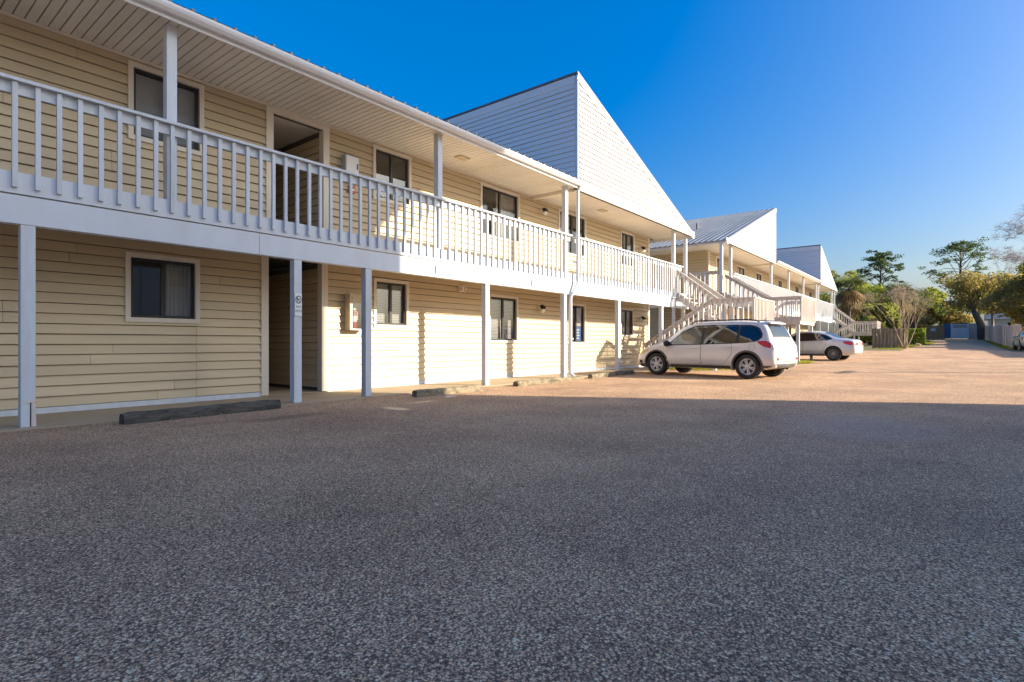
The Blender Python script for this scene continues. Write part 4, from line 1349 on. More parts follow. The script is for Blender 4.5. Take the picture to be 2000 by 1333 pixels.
SUV = [  # x, zb, wb, zm, wm, zs, ws, zr, wr, zc
    (-2.33, .46, .62, .58, .72, .70, .72, .76, .62, .78), (-2.31, .38, .74, .58, .80, .74, .79, .84, .70, .88), (-2.26, .34, .78, .62, .85, .92, .81, 1.00, .74, 1.03),
    (-2.18, .32, .80, .66, .89, 1.02, .84, 1.12, .74, 1.16), (-2.05, .30, .82, .68, .92, 1.07, .87, 1.34, .70, 1.38), (-1.92, .28, .82, .68, .935, 1.08, .885, 1.52, .66, 1.555),
    (-1.78, .27, .82, .68, .94, 1.07, .90, 1.60, .64, 1.65), (-1.45, .26, .82, .68, .945, 1.05, .91, 1.64, .64, 1.70), (-.7, .25, .82, .66, .945, 1.01, .915, 1.67, .645, 1.73),
    (.05, .25, .82, .64, .945, .985, .915, 1.66, .645, 1.725), (.50, .25, .82, .64, .945, .97, .91, 1.58, .63, 1.64), (.85, .25, .82, .64, .945, .965, .90, 1.40, .63, 1.45),
    (1.20, .25, .82, .64, .94, .97, .88, 1.10, .72, 1.15), (1.42, .25, .80, .64, .935, .95, .865, 1.03, .71, 1.075), (1.80, .25, .78, .62, .915, .87, .83, .95, .66, 1.00),
    (2.08, .24, .74, .58, .87, .77, .77, .84, .60, .89), (2.22, .24, .68, .52, .80, .66, .71, .72, .54, .76), (2.30, .26, .60, .48, .70, .56, .63, .60, .48, .62), (2.33, .30, .50, .42, .58, .48, .52, .50, .40, .51)]

def suv_extra(S, t, side, end_patch, paint, sx):
    for s in (1, -1):
        side([(-.80, .485), (1.02, .485)], [(-.80, .52), (1.02, .52)], .016, 20, 3, (s,)).build('door_moulding', paint, t, True)
        side([(-2.1, .862), (1.6, .80)], [(-2.1, .874), (1.6, .812)], .0105, 40, 2, (s,)).build('crease_line', paint, t, True)
        pts = [(x * sx, s * (S.w(x * sx, 1.60) - .05), 1.735 if abs(x + .55) < .9 else 1.70) for x in (-1.62, -1.5, -1.2, -.6, 0, .3, .42)]
        pts[0] = (pts[0][0], pts[0][1], 1.655); pts[-1] = (pts[-1][0], pts[-1][1], 1.63)
        MB().tube(pts, 0.02, 8).build('roof_rail', M['black'], t, True)
        side([(-2.2, .29), (-1.80, .29)], [(-2.2, .40), (-1.80, .40)], .008, 8, 3, (s,)).build('bumper_cladding', M['cladding'], t, True)
        side([(1.86, .26), (2.12, .27)], [(1.86, .36), (2.12, .36)], .008, 8, 3, (s,)).build('bumper_cladding', M['cladding'], t, True)
        side([(1.98, .38), (2.10, .39)], [(1.98, .46), (2.10, .50)], .012, 6, 3, (s,)).build('fog_light', M['black'], t, True)
    end_patch(-.78, .78, .345, .45, .008).build('bumper_cladding', M['cladding'], t, True)
    end_patch(-.66, .66, .50, .52, .008).build('bumper_gap', M['seam'], t, True)
    m = MB()
    n = 18
    x, z, y = -1.52 * sx, .93, S.w(-1.52 * sx, .93) + .004
    for k in range(n):
        a, c = 2 * math.pi * k / n, 2 * math.pi * (k + 1) / n
        m.add([(x + r * math.cos(q), S.w(x + r * math.cos(q), z + r * math.sin(q)) + .003, z + r * math.sin(q)) for r, q in ((.085, a), (.092, a), (.092, c), (.085, c))], [(0, 1, 2, 3)])
    m.build('fuel_flap', M['seam'], t)
    pl = end_patch(-.26, .26, .70, .82, .018).build('number_plate', M['plate'], t)
    end_patch(-.30, .30, .86, .885, .02).build('tailgate_trim', M['rim'], t, True)
    MB().tube([(-1.5 * sx, 0.1, 1.70), (-1.62 * sx, .1, 1.80)], .008, 5).build('antenna', M['black'], t)
    MB().prism([(-1.80 * sx, -.55, 1.655), (-2.0 * sx, -.52, 1.60), (-2.0 * sx, .52, 1.60), (-1.80 * sx, .55, 1.655)], (0, 0, .03)).build('spoiler', paint, t)

suv_spec = dict(
    wheel_r=0.36, axles=(1.38, -1.32), track=0.80, rim=M['rim'], spokes=6, split=(-.030, .030), spoke_w=.026, clad_arch=True, sill=(-.86, .92, .25, .37), mirror=(.98, .98), mirror_mat=M['black'], head_mat=M['lamp_amber'],
    dlo=([(-1.86, 1.20), (-1.7, 1.09), (-1.3, 1.045), (0, .99), (.98, .975)], [(-1.86, 1.30), (-1.70, 1.50), (-1.35, 1.575), (-.3, 1.605), (.25, 1.585), (.62, 1.42), (.98, 1.04)]),
    side_glass=[([(-.02, 1.01), (.92, 1.00)], [(-.02, 1.585), (.18, 1.575), (.52, 1.44), (.92, 1.06)]),
                ([(-1.02, 1.05), (-.12, 1.012)], [(-1.02, 1.565), (-.6, 1.588), (-.12, 1.585)]),
                ([(-1.78, 1.22), (-1.66, 1.12), (-1.4, 1.07), (-1.10, 1.055)], [(-1.78, 1.31), (-1.62, 1.46), (-1.40, 1.535), (-1.10, 1.56)])],
    doors=[([(-.03, .40), (1.0, .40)], [(-.03, .99), (.9, .965), (1.0, .955)], .16, .875), ([(-.92, .72), (-.75, .50), (-.68, .40), (-.055, .40)], [(-.92, 1.02), (-.055, .993)], -.78, .905)],
    tail_side=([(-2.19, .90), (-2.0, .93), (-1.72, 1.06)], [(-2.19, 1.03), (-2.0, 1.105), (-1.72, 1.10)]),
    head_side=([(1.72, .82), (1.95, .70), (2.17, .64)], [(1.72, .845), (1.95, .80), (2.17, .70)]),
    rear=[(.50, .815, .87, 1.015, M['lamp_clear'], 'tail_light_lens'), (.60, .72, .55, .625, M['lamp_red'], 'rear_reflector')],
    rear_glass=(-2.13, -1.90, .60, .52), windscreen=(.60, 1.14, .56, .66), extra=(suv_extra,))
class Stretch:
    """longer wheelbase, short overhangs: maps table x to built x"""
    def __rmul__(s, x):
        if x < -1.32:
            return -1.32 * 1.12 + (x + 1.32) * 0.76
        if x > 1.38:
            return 1.38 * 1.12 + (x - 1.38) * 0.93
        return x * 1.12
    def __rtruediv__(s, x):
        if x < -1.32 * 1.12:
            return (x + 1.32 * 1.12) / 0.76 - 1.32
        if x > 1.38 * 1.12:
            return (x - 1.38 * 1.12) / 0.93 + 1.38
        return x / 1.12
SUV_SX = Stretch()
hd = math.atan2(3.09, 0.51)
def car_origin(rl, heading, axle_x, track, sx):
    """place a car so that its rear left tyre stands at rl"""
    c, s = math.cos(heading), math.sin(heading)
    lx, ly = axle_x * sx, track + .06
    return (rl[0] - (lx * c - ly * s), rl[1] - (lx * s + ly * c), rl[2])
car('parked_suv', 'white SUV with roof rails parked nose-in by the stairs', 'SUV', car_origin((16.74, 4.62, 0), hd, -1.32, .80, SUV_SX), hd, SUV, SUV_SX, M['paint_white'], suv_spec)

SEDAN = [
    (-2.38, .50, .55, .60, .66, .72, .66, .78, .56, .80), (-2.35, .36, .68, .60, .76, .82, .74, .88, .62, .91), (-2.26, .30, .74, .62, .83, .93, .79, .985, .66, 1.01),
    (-2.05, .26, .78, .62, .87, .97, .82, 1.02, .68, 1.05), (-1.75, .24, .78, .62, .89, .98, .85, 1.06, .66, 1.09), (-1.45, .22, .78, .62, .90, .97, .86, 1.16, .60, 1.20),
    (-1.0, .21, .78, .60, .90, .95, .87, 1.34, .55, 1.385), (-.55, .21, .78, .60, .90, .93, .87, 1.40, .56, 1.45), (0, .21, .78, .58, .90, .92, .87, 1.40, .56, 1.455), (.4, .21, .78, .58, .90, .91, .87, 1.33, .56, 1.385),
    (.8, .21, .78, .58, .90, .90, .86, 1.12, .60, 1.17), (1.15, .21, .78, .58, .895, .89, .84, .95, .66, .99), (1.6, .21, .76, .56, .88, .82, .80, .88, .62, .93), (2.0, .21, .72, .52, .84, .74, .74, .80, .56, .84),
    (2.25, .22, .64, .46, .76, .62, .66, .66, .5, .69), (2.36, .26, .52, .42, .62, .50, .54, .53, .42, .54)]
sed_spec = dict(
    wheel_r=0.335, axles=(1.40, -1.45), track=0.775, rim=M['rim_dark'], spokes=10, split=(-.016, .016), spoke_w=.014, clad_arch=False, sill=(-1.05, 1.0, .22, .30), clad=M['cladding'], mirror=(.72, .93),
    dlo=([(-1.38, 1.04), (-1.2, .985), (0, .945), (.74, .93)], [(-1.38, 1.08), (-1.1, 1.24), (-.7, 1.335), (-.2, 1.355), (.2, 1.32), (.74, 1.0)]),
    side_glass=[([(-.05, .965), (.66, .955)], [(-.05, 1.335), (.15, 1.31), (.66, 1.02)]), ([(-1.28, 1.04), (-1.15, .995), (-.14, .968)], [(-1.28, 1.07), (-1.1, 1.19), (-.75, 1.305), (-.14, 1.338)])],
    doors=[([(-.08, .33), (.86, .33)], [(-.08, .935), (.86, .90)], .12, .80), ([(-1.12, .74), (-.98, .5), (-.9, .33), (-.10, .33)], [(-1.12, .965), (-.10, .938)], -.92, .84)],
    tail_side=([(-2.26, .74), (-2.1, .76), (-1.86, .86)], [(-2.26, .88), (-2.1, .935), (-1.86, .925)]),
    head_side=([(1.75, .70), (2.15, .58)], [(1.75, .74), (2.15, .66)]),
    rear=[(.42, .73, .75, .87, M['lamp_red'], 'tail_light_lens'), (.0001, .24, .70, .80, M['plate'], 'number_plate')],
    rear_glass=(-1.72, -1.02, .60, .50), windscreen=(.42, 1.08, .52, .62))
car('parked_sedan', 'silver sedan parked behind the posts of the second stair', 'car', car_origin((30.5, 4.47, .19), math.radians(84), -1.45, .775, 1.0), math.radians(84), SEDAN, 1.0, M['paint_silver'], sed_spec)
nav = dict(sed_spec)
nav['rear'] = [(.42, .73, .75, .87, M['lamp_clear'], 'tail_light_lens'), (.0001, .26, .62, .78, M['plate'], 'number_plate'), (.3, .6, .42, .52, M['lamp_clear'], 'bumper_trim')]
car('parked_sedan', 'pale grey car cut off by the right edge beside the tan fence', 'car', (55.2, -4.62, gz(55)), math.radians(3), SEDAN, 1.0, M['paint_navy'], nav)

# ------------------------------------------------------------------ fences, gates, dumpster, far house
def fence(name, label, p0, p1, h, mat, n_panel, board, gap=0.006, group=None, wavy=0.0, alt=0.0, single=False, ragged=0.03):
    p0, p1 = Vector((p0[0], p0[1], 0)), Vector((p1[0], p1[1], 0))
    d = (p1 - p0)
    L = d.length
    d.normalize()
    sd = Vector((-d.y, d.x, 0))
    t = thing(name, label, 'fence', (p0.x, p0.y, gz(p0.x)), group=group)
    def P(u, v, z):
        q = p0 + d * u + sd * v
        return (q.x, q.y, z)
    pl = L / n_panel
    for k in range(n_panel):
        mb = MB()
        u = k * pl
        n = int(pl / board)
        hh = h + wavy * math.sin(k * 1.7)
        for i in range(n):
            a, b = u + i * board, u + (i + 1) * board - gap
            z0 = gz(P(a, 0, 0)[0]) + 0.04
            z1 = z0 + hh + random.uniform(-ragged, ragged)
            v = alt * (1 if i % 2 else -1)
            m = MB() if single else mb
            m.prism([P(a, v, z0), P(b, v, z0), P(b, v, z1), P((a + b) / 2, v, z1 + 0.015), P(a, v, z1)], tuple(sd * 0.018))
            if single:
                m.build('fence_board', mat, t)
        if not single:
            mb.build('fence_panel', mat, t)
        r = MB()
        for zz in (0.35, hh - 0.3):
            a, b = P(u, -0.03 - alt, 0), P(u + pl, -0.03 - alt, 0)
            r.bar((a[0], a[1], gz(a[0]) + zz), (b[0], b[1], gz(b[0]) + zz), 0.04, 0.09)
        r.build('fence_rail', mat, t)
    for k in range(n_panel + 1):
        a = P(k * pl, 0.06, 0)
        g = gz(a[0])
        MB().box(a[0] - .05, a[0] + .05, a[1] - .05, a[1] + .05, g, g + h + .03).build('fence_post', mat, t)
    return t
fence('board_fence', 'long tan board fence along the right side of the drive', (56, -4.05), (100, -3.55), 1.83, M['fence_tan'], 18, 0.145, wavy=0.06)
fence('board_fence', 'tan board fence stretch behind the pale grey car', (40, -6.3), (56.2, -6.0), 1.85, M['fence_tan'], 7, 0.145)
fence('shadowbox_fence', 'weathered shadowbox fence with mossy boards right of the far stair', (57.0, 5.35), (57.6, 3.45), 1.70, M['fence_grey'], 1, 0.135, gap=0.004, alt=0.03, single=True, ragged=0.05)
fence('wooden_fence', 'brown wooden fence at the end of the drive', (101, 2.9), (101, 0.85), 2.0, M['fence_brown'], 2, 0.16, single=True)
t = thing('fence_sign', 'small white notice on the brown wooden fence', 'sign', (100.9, 2.2, 2.9))
MB().box(100.9, 100.95, 1.85, 2.4, 2.75, 3.15).build('plate', M['plate'], t)
t = thing('enclosure_gate', 'white vinyl panel gate of the bin enclosure', 'gate', (100, -0.9, gz(100)))
g = gz(100)
for (ya, yb) in ((-1.72, -0.02),):
    MB().box(99.97, 100.03, ya, yb, g + .15, g + .27).box(99.97, 100.03, ya, yb, g + 2.05, g + 2.17).box(99.97, 100.03, ya, ya + .09, g + .27, g + 2.05).box(99.97, 100.03, yb - .09, yb, g + .27, g + 2.05).box(99.975, 100.025, ya, yb, g + 1.55, g + 1.63).build('gate_frame', M['vinyl_gate'], t)
    k = ya + .09
    while k < yb - .16:
        MB().box(99.985, 100.015, k + .006, k + .164, g + .27, g + 1.55).build('plank', M['vinyl_gate'], t)
        k += .17
    MB().box(99.985, 100.015, ya + .09, yb - .09, g + 1.64, g + 2.04).build('lattice_panel', M['gate_grey'], t)
for y in (0.04, -1.80):
    MB().box(99.93, 100.07, y - .07, y + .07, g, g + 2.4).build('gate_post', M['vinyl_gate'], t)
t = thing('screen_fence', 'grey board screen right of the white gate', 'fence', (100.2, -2.2, g))
for k in range(4):
    MB().box(100.18, 100.22, -2.85 + k * .25, -2.61 + k * .25, g + .05, g + 2.25).build('fence_board', M['gate_grey'], t)
MB().box(100.1, 100.2, -2.95, -2.87, g, g + 2.4).build('fence_post', M['vinyl_gate'], t)
t = thing('dumpster', 'dark blue steel dumpster beside the white gate', 'dumpster', (103, 0.2, gz(103)))
g = gz(103)
MB().prism([(101.6, 1.05, g + .15), (101.6, 1.05, g + 2.2), (103.4, 1.05, g + 2.3), (103.6, 1.05, g + .15)], (0, -3.0, 0)).build('bin', M['blue_steel'], t)
for z in (.5, 1.1, 1.7):
    MB().box(101.53, 101.6, -1.9, 1.0, g + z, g + z + .09).build('rib', M['blue_steel'], t)
MB().prism([(101.55, 1.08, g + 2.21), (103.45, 1.08, g + 2.31), (103.45, 1.08, g + 2.37), (101.55, 1.08, g + 2.27)], (0, -3.06, 0)).build('lid', M['black'], t)
t = thing('far_house', 'pale house glimpsed above the tan fence', 'house', (125, -6, gz(125)))
g = gz(125)
MB().box(122, 130, -14, -5, g, g + 3.0).build('wall', M['house_wall'], t)
MB().prism([(121.5, -14.5, g + 3.0), (130.5, -14.5, g + 3.0), (126, -14.5, g + 5.0)], (0, 10, 0)).build('roof', M['roof'], t)
w = MB().box(121.93, 122.0, -8.4, -7.2, g + 1.2, g + 2.4).build('window', M['bronze'], t)
MB().box(121.9, 121.93, -8.3, -7.3, g + 1.3, g + 2.3).build('pane', M['pane'], w)

# ------------------------------------------------------------------ plants
def leaves(mb, c, rad, n, size, rnd, flat=1.0, shell=0.5):
    """n leaf clumps spread through an ellipsoid"""
    for _ in range(n):
        while True:
            p = Vector((rnd.uniform(-1, 1), rnd.uniform(-1, 1), rnd.uniform(-1, 1)))
            if shell < p.length < 1 or (p.length < 1 and rnd.random() < .35):
                break
        q = Vector((c[0] + p.x * rad[0], c[1] + p.y * rad[1], c[2] + p.z * rad[2]))
        s = size * rnd.uniform(.55, 1.3)
        a = Vector((rnd.uniform(-1, 1), rnd.uniform(-1, 1), rnd.uniform(-1, 1) * flat)).normalized()
        b = a.orthogonal().normalized()
        b = Quaternion(a, rnd.uniform(0, 6.28)) @ b
        c2 = a.cross(b)
        # ragged five-sided clump
        k = len(mb.v)
        mb.v += [tuple(q + b * s * rnd.uniform(.5, 1)), tuple(q + c2 * s * rnd.uniform(.3, .8) + b * s * .2), tuple(q - b * s * rnd.uniform(.4, .9)), tuple(q - c2 * s * rnd.uniform(.3, .8))]
        mb.f.append((k, k + 1, k + 2, k + 3))
        mb.mi.append(0)

def limb(mb, p, d, L, r, depth, rnd, spread, out, bend=.15, sides=5):
    pts, rad = [Vector(p)], [r]
    n = 4
    for i in range(n):
        d = (d + Vector((rnd.uniform(-bend, bend), rnd.uniform(-bend, bend), rnd.uniform(-bend * .6, bend)))).normalized()
        pts.append(pts[-1] + d * L / n)
        rad.append(r * (1 - .45 * (i + 1) / n))
    mb.tube(pts, rad, sides, False)
    if depth == 0:
        out.append(pts[-1])
        return
    for k in range(rnd.choice((2, 3, 3))):
        ax = d.orthogonal().normalized()
        ax = Quaternion(d, rnd.uniform(0, 6.28)) @ ax
        nd_ = (Quaternion(ax, rnd.uniform(spread * .5, spread)) @ d)
        limb(mb, pts[-1 - (k == 2)], nd_, L * rnd.uniform(.62, .82), rad[-1] * .8, depth - 1, rnd, spread, out, bend, max(3, sides - 1))

def leafy_tree(name, label, x, y, h, r, mat, seed, group=None, size=.22, dens=1500, trunk_h=.35, trunk_r=.2, lean=(0, 0), clumps=18, squash=.75, bark='bark', zlow=.3, cat='tree'):
    rnd = random.Random(seed)
    g = gz(x)
    t = thing(name, label, cat, (x, y, g), group=group)
    tips = []
    tm = MB()
    top = Vector((x + lean[0], y + lean[1], g + h * trunk_h))
    tm.tube([(x, y, g - .1), (x + lean[0] * .2, y + lean[1] * .2, g + h * trunk_h * .5), tuple(top)], [trunk_r * 1.35, trunk_r * 1.05, trunk_r * .85], 9)
    for k in range(5):
        a = k * 1.256 + rnd.uniform(-.4, .4)
        limb(tm, top, Vector((math.cos(a) * .75, math.sin(a) * .75, .8)).normalized(), h * .2, trunk_r * .5, 2, rnd, .8, tips)
    tm.build('trunk', M[bark], t, True)
    cm = MB()
    for k in range(clumps):
        a = rnd.uniform(0, 6.28)
        rr = r * math.sqrt(rnd.random()) * .85
        zz = g + h * rnd.uniform(zlow, .93)
        fz = (zz - g) / h
        rr *= (1.15 - abs(fz - .55) * 1.1)
        R = r * rnd.uniform(.2, .4)
        leaves(cm, (x + lean[0] + rr * math.cos(a), y + lean[1] + rr * math.sin(a), zz), (R, R, R * squash), int(dens * R * R / (r * r * .12)) // 3 + 30, size, rnd)
    cm.build('crown', mat, t)
    return t

def pine(label, x, y, h, seed, spread, crown_from=.5, trunk_r=.25):
    rnd = random.Random(seed)
    g = gz(x)
    t = thing('pine_tree', label, 'tree', (x, y, g), group='tall pines against the sky')
    tm, cm = MB(), MB()
    tm.tube([(x, y, g - .1), (x + .15, y + .1, g + h * .4), (x - .1, y, g + h * .75), (x, y, g + h * .97)], [trunk_r, trunk_r * .8, trunk_r * .5, trunk_r * .15], 8)
    n = 44
    for k in range(n):
        f = crown_from + (1 - crown_from) * (k / n) ** .85
        a = k * 2.4 + rnd.uniform(-.3, .3)
        L = spread * (1.15 - .75 * ((f - crown_from) / (1 - crown_from)) ** 1.5) * rnd.uniform(.45, 1.05)
        p = Vector((x, y, g + h * f))
        d = Vector((math.cos(a), math.sin(a), rnd.uniform(-.15, .75)))
        e = p + d * L
        mid = p.lerp(e, .5) + Vector((0, 0, .12 * L))
        tm.tube([p, mid, e], [.07, .05, .02], 4)
        for q, s in ((e, 1.0), (p.lerp(e, .72) + Vector((rnd.uniform(-.5, .5), rnd.uniform(-.5, .5), .25)), .8)):
            R = s * rnd.uniform(.55, 1.15) * spread * .15
            leaves(cm, q + Vector((0, 0, .15)), (R * 1.25, R * 1.25, R * .6), 62, .17, rnd, shell=.2)
    leaves(cm, (x, y, g + h * .97), (spread * .28, spread * .28, spread * .2), 110, .18, rnd, shell=.2)
    tm.build('trunk', M['bark'], t, True)
    cm.build('crown', M['needles'], t)
    return t

def palm(label, x, y, h, seed, L=1.7, dead=12):
    rnd = random.Random(seed)
    g = gz(x)
    t = thing('palm_tree', label, 'palm tree', (x, y, g), group='cabbage palms beyond the lot')
    top = Vector((x + rnd.uniform(-.3, .3), y + rnd.uniform(-.3, .3), g + h))
    MB().tube([(x, y, g - .1), tuple(Vector((x, y, g)).lerp(top, .5)), tuple(top)], [.24, .2, .19], 9).build('trunk', M['bark'], t, True)
    for nm, mat, n, lo, hi in (('crown', M['palm'], 30, -.35, 1.1), ('dry_skirt', M['palm_dead'], dead, -1.25, -.6)):
        if not n:
            continue
        m = MB()
        for k in range(n):
            a = k * 2.399 + rnd.uniform(-.2, .2)
            el = rnd.uniform(lo, hi)
            d = Vector((math.cos(a) * math.cos(el), math.sin(a) * math.cos(el), math.sin(el)))
            hub = top + d * L * .45
            m.tube([tuple(top), tuple(hub)], [.03, .02], 3, False)
            sd = d.cross(Vector((0, 0, 1))).normalized()
            up = sd.cross(d)
            for j in range(15):                                 # a fan of blades
                f = (j - 7) / 7 * 1.75
                e = d * math.cos(f) + sd * math.sin(f)
                ln = L * (.75 - .12 * abs(f)) * rnd.uniform(.85, 1.1)
                tip = hub + e * ln + Vector((0, 0, -.32 * ln * (1 + .4 * rnd.random()))) + up * .05
                midp = hub + e * ln * .55
                w = e.cross(up).normalized() * .05
                m.add([hub, midp + w, tip, midp - w], [(0, 1, 2, 3)])
        m.build(nm, mat, t)
    return t

G1 = 'trees beyond the second block'
palm('cabbage palm with tan dry skirt right behind the far gable', 70.0, 8.9, 6.3, 31, 2.0, 22)
palm('cabbage palm with shaggy fronds between the far gable and the pine', 76.0, 9.6, 5.2, 32, 1.9, 20)
palm('tallest dark cabbage palm behind the bare crape myrtle', 80.0, 4.9, 5.6, 33, 2.2, 8)
palm('dark cabbage palm right of the bare crape myrtle', 84.0, 3.6, 5.0, 34, 2.2, 8)
palm('low cabbage palm left of the bare crape myrtle', 74.0, 6.2, 4.2, 35, 1.9, 10)
leafy_tree('oak_tree', 'airy dark oak just right of the far gable', 92, 12.6, 10.6, 3.8, M['leaf_oak'], 41, G1, dens=700, size=.22, clumps=13, zlow=.45)
leafy_tree('broadleaf_tree', 'bright green tree below the left pine', 82, 8.6, 7.4, 3.2, M['leaf_bright'], 42, G1, dens=1200, zlow=.15)
leafy_tree('broadleaf_tree', 'yellow-green tree behind the shadowbox fence', 72, 7.0, 5.6, 2.3, M['leaf_bright'], 43, G1, dens=1000, zlow=.1)
leafy_tree('broadleaf_tree', 'low dark green tree over the shadowbox fence', 68, 5.9, 4.2, 1.7, M['leaf_oak'], 44, G1, dens=1000, zlow=.1)
leafy_tree('broadleaf_tree', 'yellow-green tree above the brown fence', 108, 4.4, 7.6, 3.9, M['leaf_bright'], 45, G1, dens=1300, zlow=.15)
leafy_tree('broadleaf_tree', 'olive tree behind the blue dumpster', 112, .6, 7.2, 3.6, M['leaf_brown'], 46, G1, dens=1300, zlow=.15)
leafy_tree('broadleaf_tree', 'reddish low tree left of the brown fence', 96, 4.4, 4.0, 2.2, M['leaf_brown'], 47, G1, dens=1000, zlow=.1)
leafy_tree('broadleaf_tree', 'far olive tree between the two pines', 124, 8.5, 8.4, 4.4, M['leaf_oak'], 48, G1, dens=1200, zlow=.15)
pine('smaller lone pine with flat top left of the drive', 113.8, 9.55, 14.2, 51, 4.0, .55, .26)
pine('larger spreading pine right of the drive', 124, -1.2, 16.2, 52, 5.6, .48, .34)
leafy_tree('broadleaf_tree', 'tall green tree straight behind the white gate', 117, -1.6, 9.6, 4.6, M['leaf_oak'], 49, G1, dens=1500, zlow=.15)
leafy_tree('broadleaf_tree', 'rounded bright tree behind the brown fence, left of the dumpster', 113, 3.9, 9.0, 4.0, M['leaf_bright'], 50, G1, dens=1500, zlow=.15)
G2 = 'trees along the right fence'
leafy_tree('oak_tree', 'brownish live oak with thick dark trunk by the white gate', 98.6, -3.3, 9.4, 4.6, M['leaf_brown'], 61, G2, dens=1000, size=.17, trunk_h=.42, trunk_r=.42, lean=(.3, .9), clumps=30, zlow=.42)
leafy_tree('oak_tree', 'large olive oak spreading over the tan fence', 90, -8.4, 8.0, 4.6, M['leaf_brown'], 62, G2, dens=2600, size=.2, clumps=34, zlow=.25, trunk_r=.35)
leafy_tree('oak_tree', 'green oak behind the near stretch of tan fence', 77, -9.0, 5.3, 3.3, M['leaf_oak'], 63, G2, dens=2400, size=.19, clumps=28, zlow=.2, trunk_r=.3)
leafy_tree('oak_tree', 'russet oak at the right edge above the fence', 67, -8.6, 4.9, 2.9, M['leaf_brown'], 64, G2, dens=2200, size=.18, clumps=24, zlow=.25, trunk_r=.3)

leafy_tree('oak_tree', 'tall far oak rising over the middle of the tan fence', 106, -9.5, 11.0, 5.2, M['leaf_oak'], 66, G2, dens=2400, size=.2, clumps=32, zlow=.25, trunk_r=.35)

def bare_tree(name, label, x, y, h, seed, mat, stems, depth, spread, r0, cat='tree', up=1.0, fan=.35, nt=9):
    rnd = random.Random(seed)
    g = gz(x)
    t = thing(name, label, cat, (x, y, g))
    tm, tw, tips = MB(), MB(), []
    for k in range(stems):
        a = 2 * math.pi * k / stems + rnd.uniform(-.3, .3)
        f = fan if stems > 1 else .05
        d = Vector((math.cos(a) * f * rnd.uniform(.5, 1.2), math.sin(a) * f * rnd.uniform(.5, 1.2), up)).normalized()
        limb(tm, (x + .1 * math.cos(a), y + .1 * math.sin(a), g - .05), d, h * (.34 if stems == 1 else .42), r0, depth, rnd, spread, tips, .12)
    for p in tips:
        for _ in range(nt):
            d = Vector((rnd.uniform(-1, 1), rnd.uniform(-1, 1), rnd.uniform(-.2, 1))).normalized()
            e = p + d * h * rnd.uniform(.03, .07)
            tw.tube([p, p.lerp(e, .5) + Vector((rnd.uniform(-.05, .05), rnd.uniform(-.05, .05), 0)), e], [.014, .010, .005], 3, False)
    tm.build('trunk', mat, t, True)
    tw.build('twigs', mat, t, kind='stuff')
    return t
bare_tree('bare_tree', 'tall leafless grey tree at the right edge against the sky', 86, -8.6, 13.2, 77, M['bark_grey'], 1, 7, .62, .28, nt=4)
bare_tree('bare_tree', 'leafless grey tree rising behind the larger pine', 108, -4.6, 13.5, 74, M['bark_grey'], 1, 5, .6, .26)
bare_tree('crape_myrtle', 'bare pale multi-stemmed crape myrtle by the shadowbox fence', 57.6, 3.15, 4.3, 75, M['bark_pale'], 9, 4, .30, .05, 'shrub', 1.0, .5, 3)

# clipped hedge
hx0, hx1, hy0, hy1 = 71.5, 76.0, 2.3, 4.2
t = thing('hedge', 'clipped bright green hedge in the grass by the drive', 'hedge', (73, 3.4, gz(73)))
rnd = random.Random(81)
m = MB()
for _ in range(5200):
    f = rnd.random()
    p = [rnd.uniform(hx0, hx1), rnd.uniform(hy0, hy1), gz(73) + rnd.uniform(.05, 1.62)]
    if f < .3: p[2] = gz(73) + 1.62
    elif f < .65: p[0] = hx0 if rnd.random() < .8 else hx1
    elif f < .9: p[1] = hy0 if rnd.random() < .7 else hy1
    leaves(m, p, (.07, .07, .07), 1, .09, rnd)
m.build('foliage', M['hedge'], t)
st = MB()
for k in range(9):
    q = (hx0 + .3 + k * .3, 3.2 + .3 * (k % 3), gz(73))
    st.tube([q, (q[0] + .1, q[1], q[2] + .8)], .03, 5)
st.build('stems', M['bark'], t)
t = thing('boulder', 'small pale rock in the grass before the hedge', 'rock', (66, 2.6, gz(66)))
rb = bmesh.new(); bmesh.ops.create_icosphere(rb, subdivisions=3, radius=.3)
for v in rb.verts:
    v.co *= 1 + .18 * math.sin(v.co.x * 11 + 1) * math.cos(v.co.y * 9) + .1 * math.sin(v.co.z * 17)
    v.co.z *= .6
me = bpy.data.meshes.new('stone'); rb.to_mesh(me); rb.free(); me.materials.append(M['walk'])
o = bpy.data.objects.new('stone', me); COL.objects.link(o); o.parent = t; o.location = (0, 0, .1)
for p in me.polygons: p.use_smooth = True

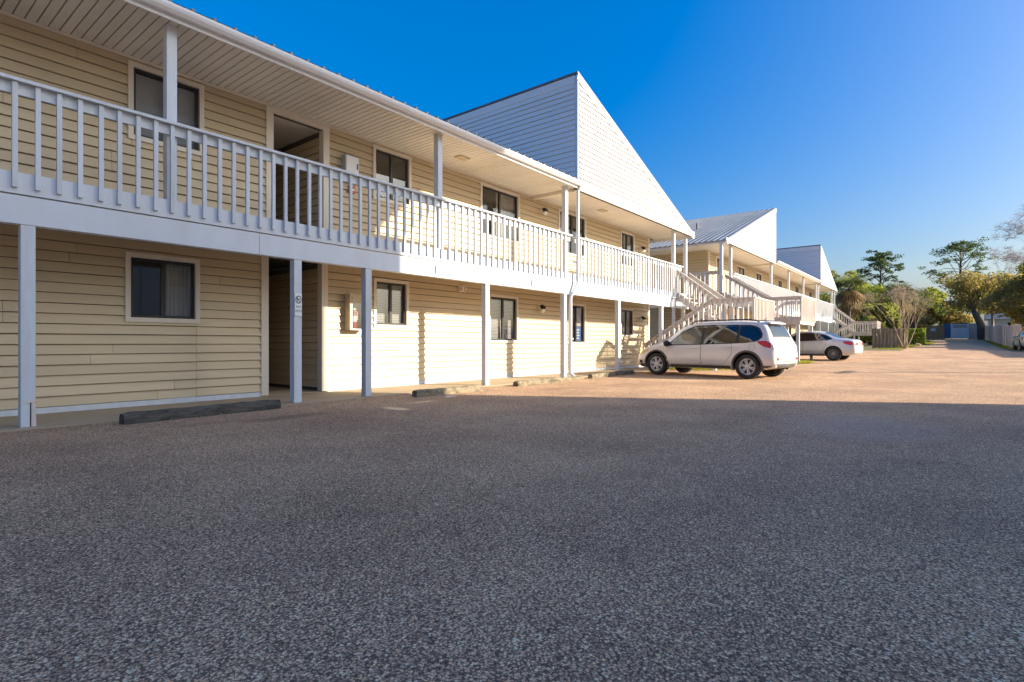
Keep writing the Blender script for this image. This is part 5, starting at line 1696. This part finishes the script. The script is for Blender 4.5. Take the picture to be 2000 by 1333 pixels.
def grass(poly_fn, n, h, seed, name='grass'):
    rnd = random.Random(seed)
    m = MB()
    while n:
        x, y = poly_fn(rnd)
        z = gz(x)
        a = rnd.uniform(0, 6.28)
        L = h * rnd.uniform(.4, 1.2)
        w = Vector((math.cos(a), math.sin(a), 0)) * .012
        b = Vector((x, y, z))
        tip = b + Vector((rnd.uniform(-.5, .5) * L, rnd.uniform(-.5, .5) * L, L))
        m.add([b - w, b + w, tip], [(0, 1, 2)])
        n -= 1
    o = m.build(name, M['grass'], None)
    o['kind'] = 'stuff'
    return o
def patch1(r):
    while True:
        x, y = r.uniform(20.3, 29.5), r.uniform(4.9, 8.7)
        e = 5.2 + .5 * math.sin(x * 1.3) + max(0, (23.5 - x)) * .45
        if y > e + r.uniform(0, .25):
            return x, y
def patch2(r):
    while True:
        x = r.uniform(55, 92)
        u = (x - 55) / 37
        lo = 3.3 - 1.9 * min(1, u * 1.6) + (1.9 * max(0, u - .62) * 1.4)
        hi = 5.0 - .6 * u
        y = r.uniform(1.2, 5.2)
        if lo < y < hi:
            return x, y
grass(patch1, 15000, .10, 91)
grass(patch2, 22000, .10, 92)
grass(lambda r: (r.uniform(52, 57), r.uniform(-5.2, -3.9)), 1500, .09, 93)
grass(lambda r: (r.uniform(57, 100), r.uniform(-3.9, -3.15)), 4000, .10, 94)

# ------------------------------------------------------------------ across the lot (outside the picture, throws the long shade)
nb = thing('neighbouring_building', 'tall beige building across the lot, outside the picture, shading the near asphalt', 'building', (-5, -18, 0))
MB().box(10.5, 18.6, -20, -12, -0.1, 13.2).box(1, 10.499, -20, -12.1, -0.1, 8.0).build('wall', M['neighbour'], nb)
MB().prism([(10.4, -12, 13.2), (18.6, -12, 13.2), (19.2, -12, 13.9), (21.6, -12, 15.2), (21.7, -12, 15.9), (10.4, -12, 15.9)], (0, -8.2, 0)).build('roof', M['neighbour'], nb)
wm = MB().box(-0.6, 0.6, -0.04, 0.04, -0.7, 0.7).mesh('window', M['bronze'])
pm = MB().box(-0.52, 0.52, -0.05, -0.041, -0.62, 0.62).mesh('pane', M['pane'])
for fl in range(4):
    for k in range(4):
        if fl == 3 and k < 2:
            continue
        w = inst('window', wm, nb, (3.5 + k * 4.3, -11.97, 1.8 + fl * 3.0), math.pi)
        c = bpy.data.objects.new('pane', pm); COL.objects.link(c); c.parent = w
up = thing('utility_pole', 'wooden utility pole outside the picture on the right', 'utility pole', (32, -15.7, gz(32)))
MB().tube([(32, -15.7, 0), (32, -15.7, 9.2)], [.15, .11], 10).build('pole', M['bark'], up, True)
MB().box(31.0, 33.0, -15.76, -15.64, 8.4, 8.52).build('cross_arm', M['bark'], up)

bpy.context.view_layer.update()
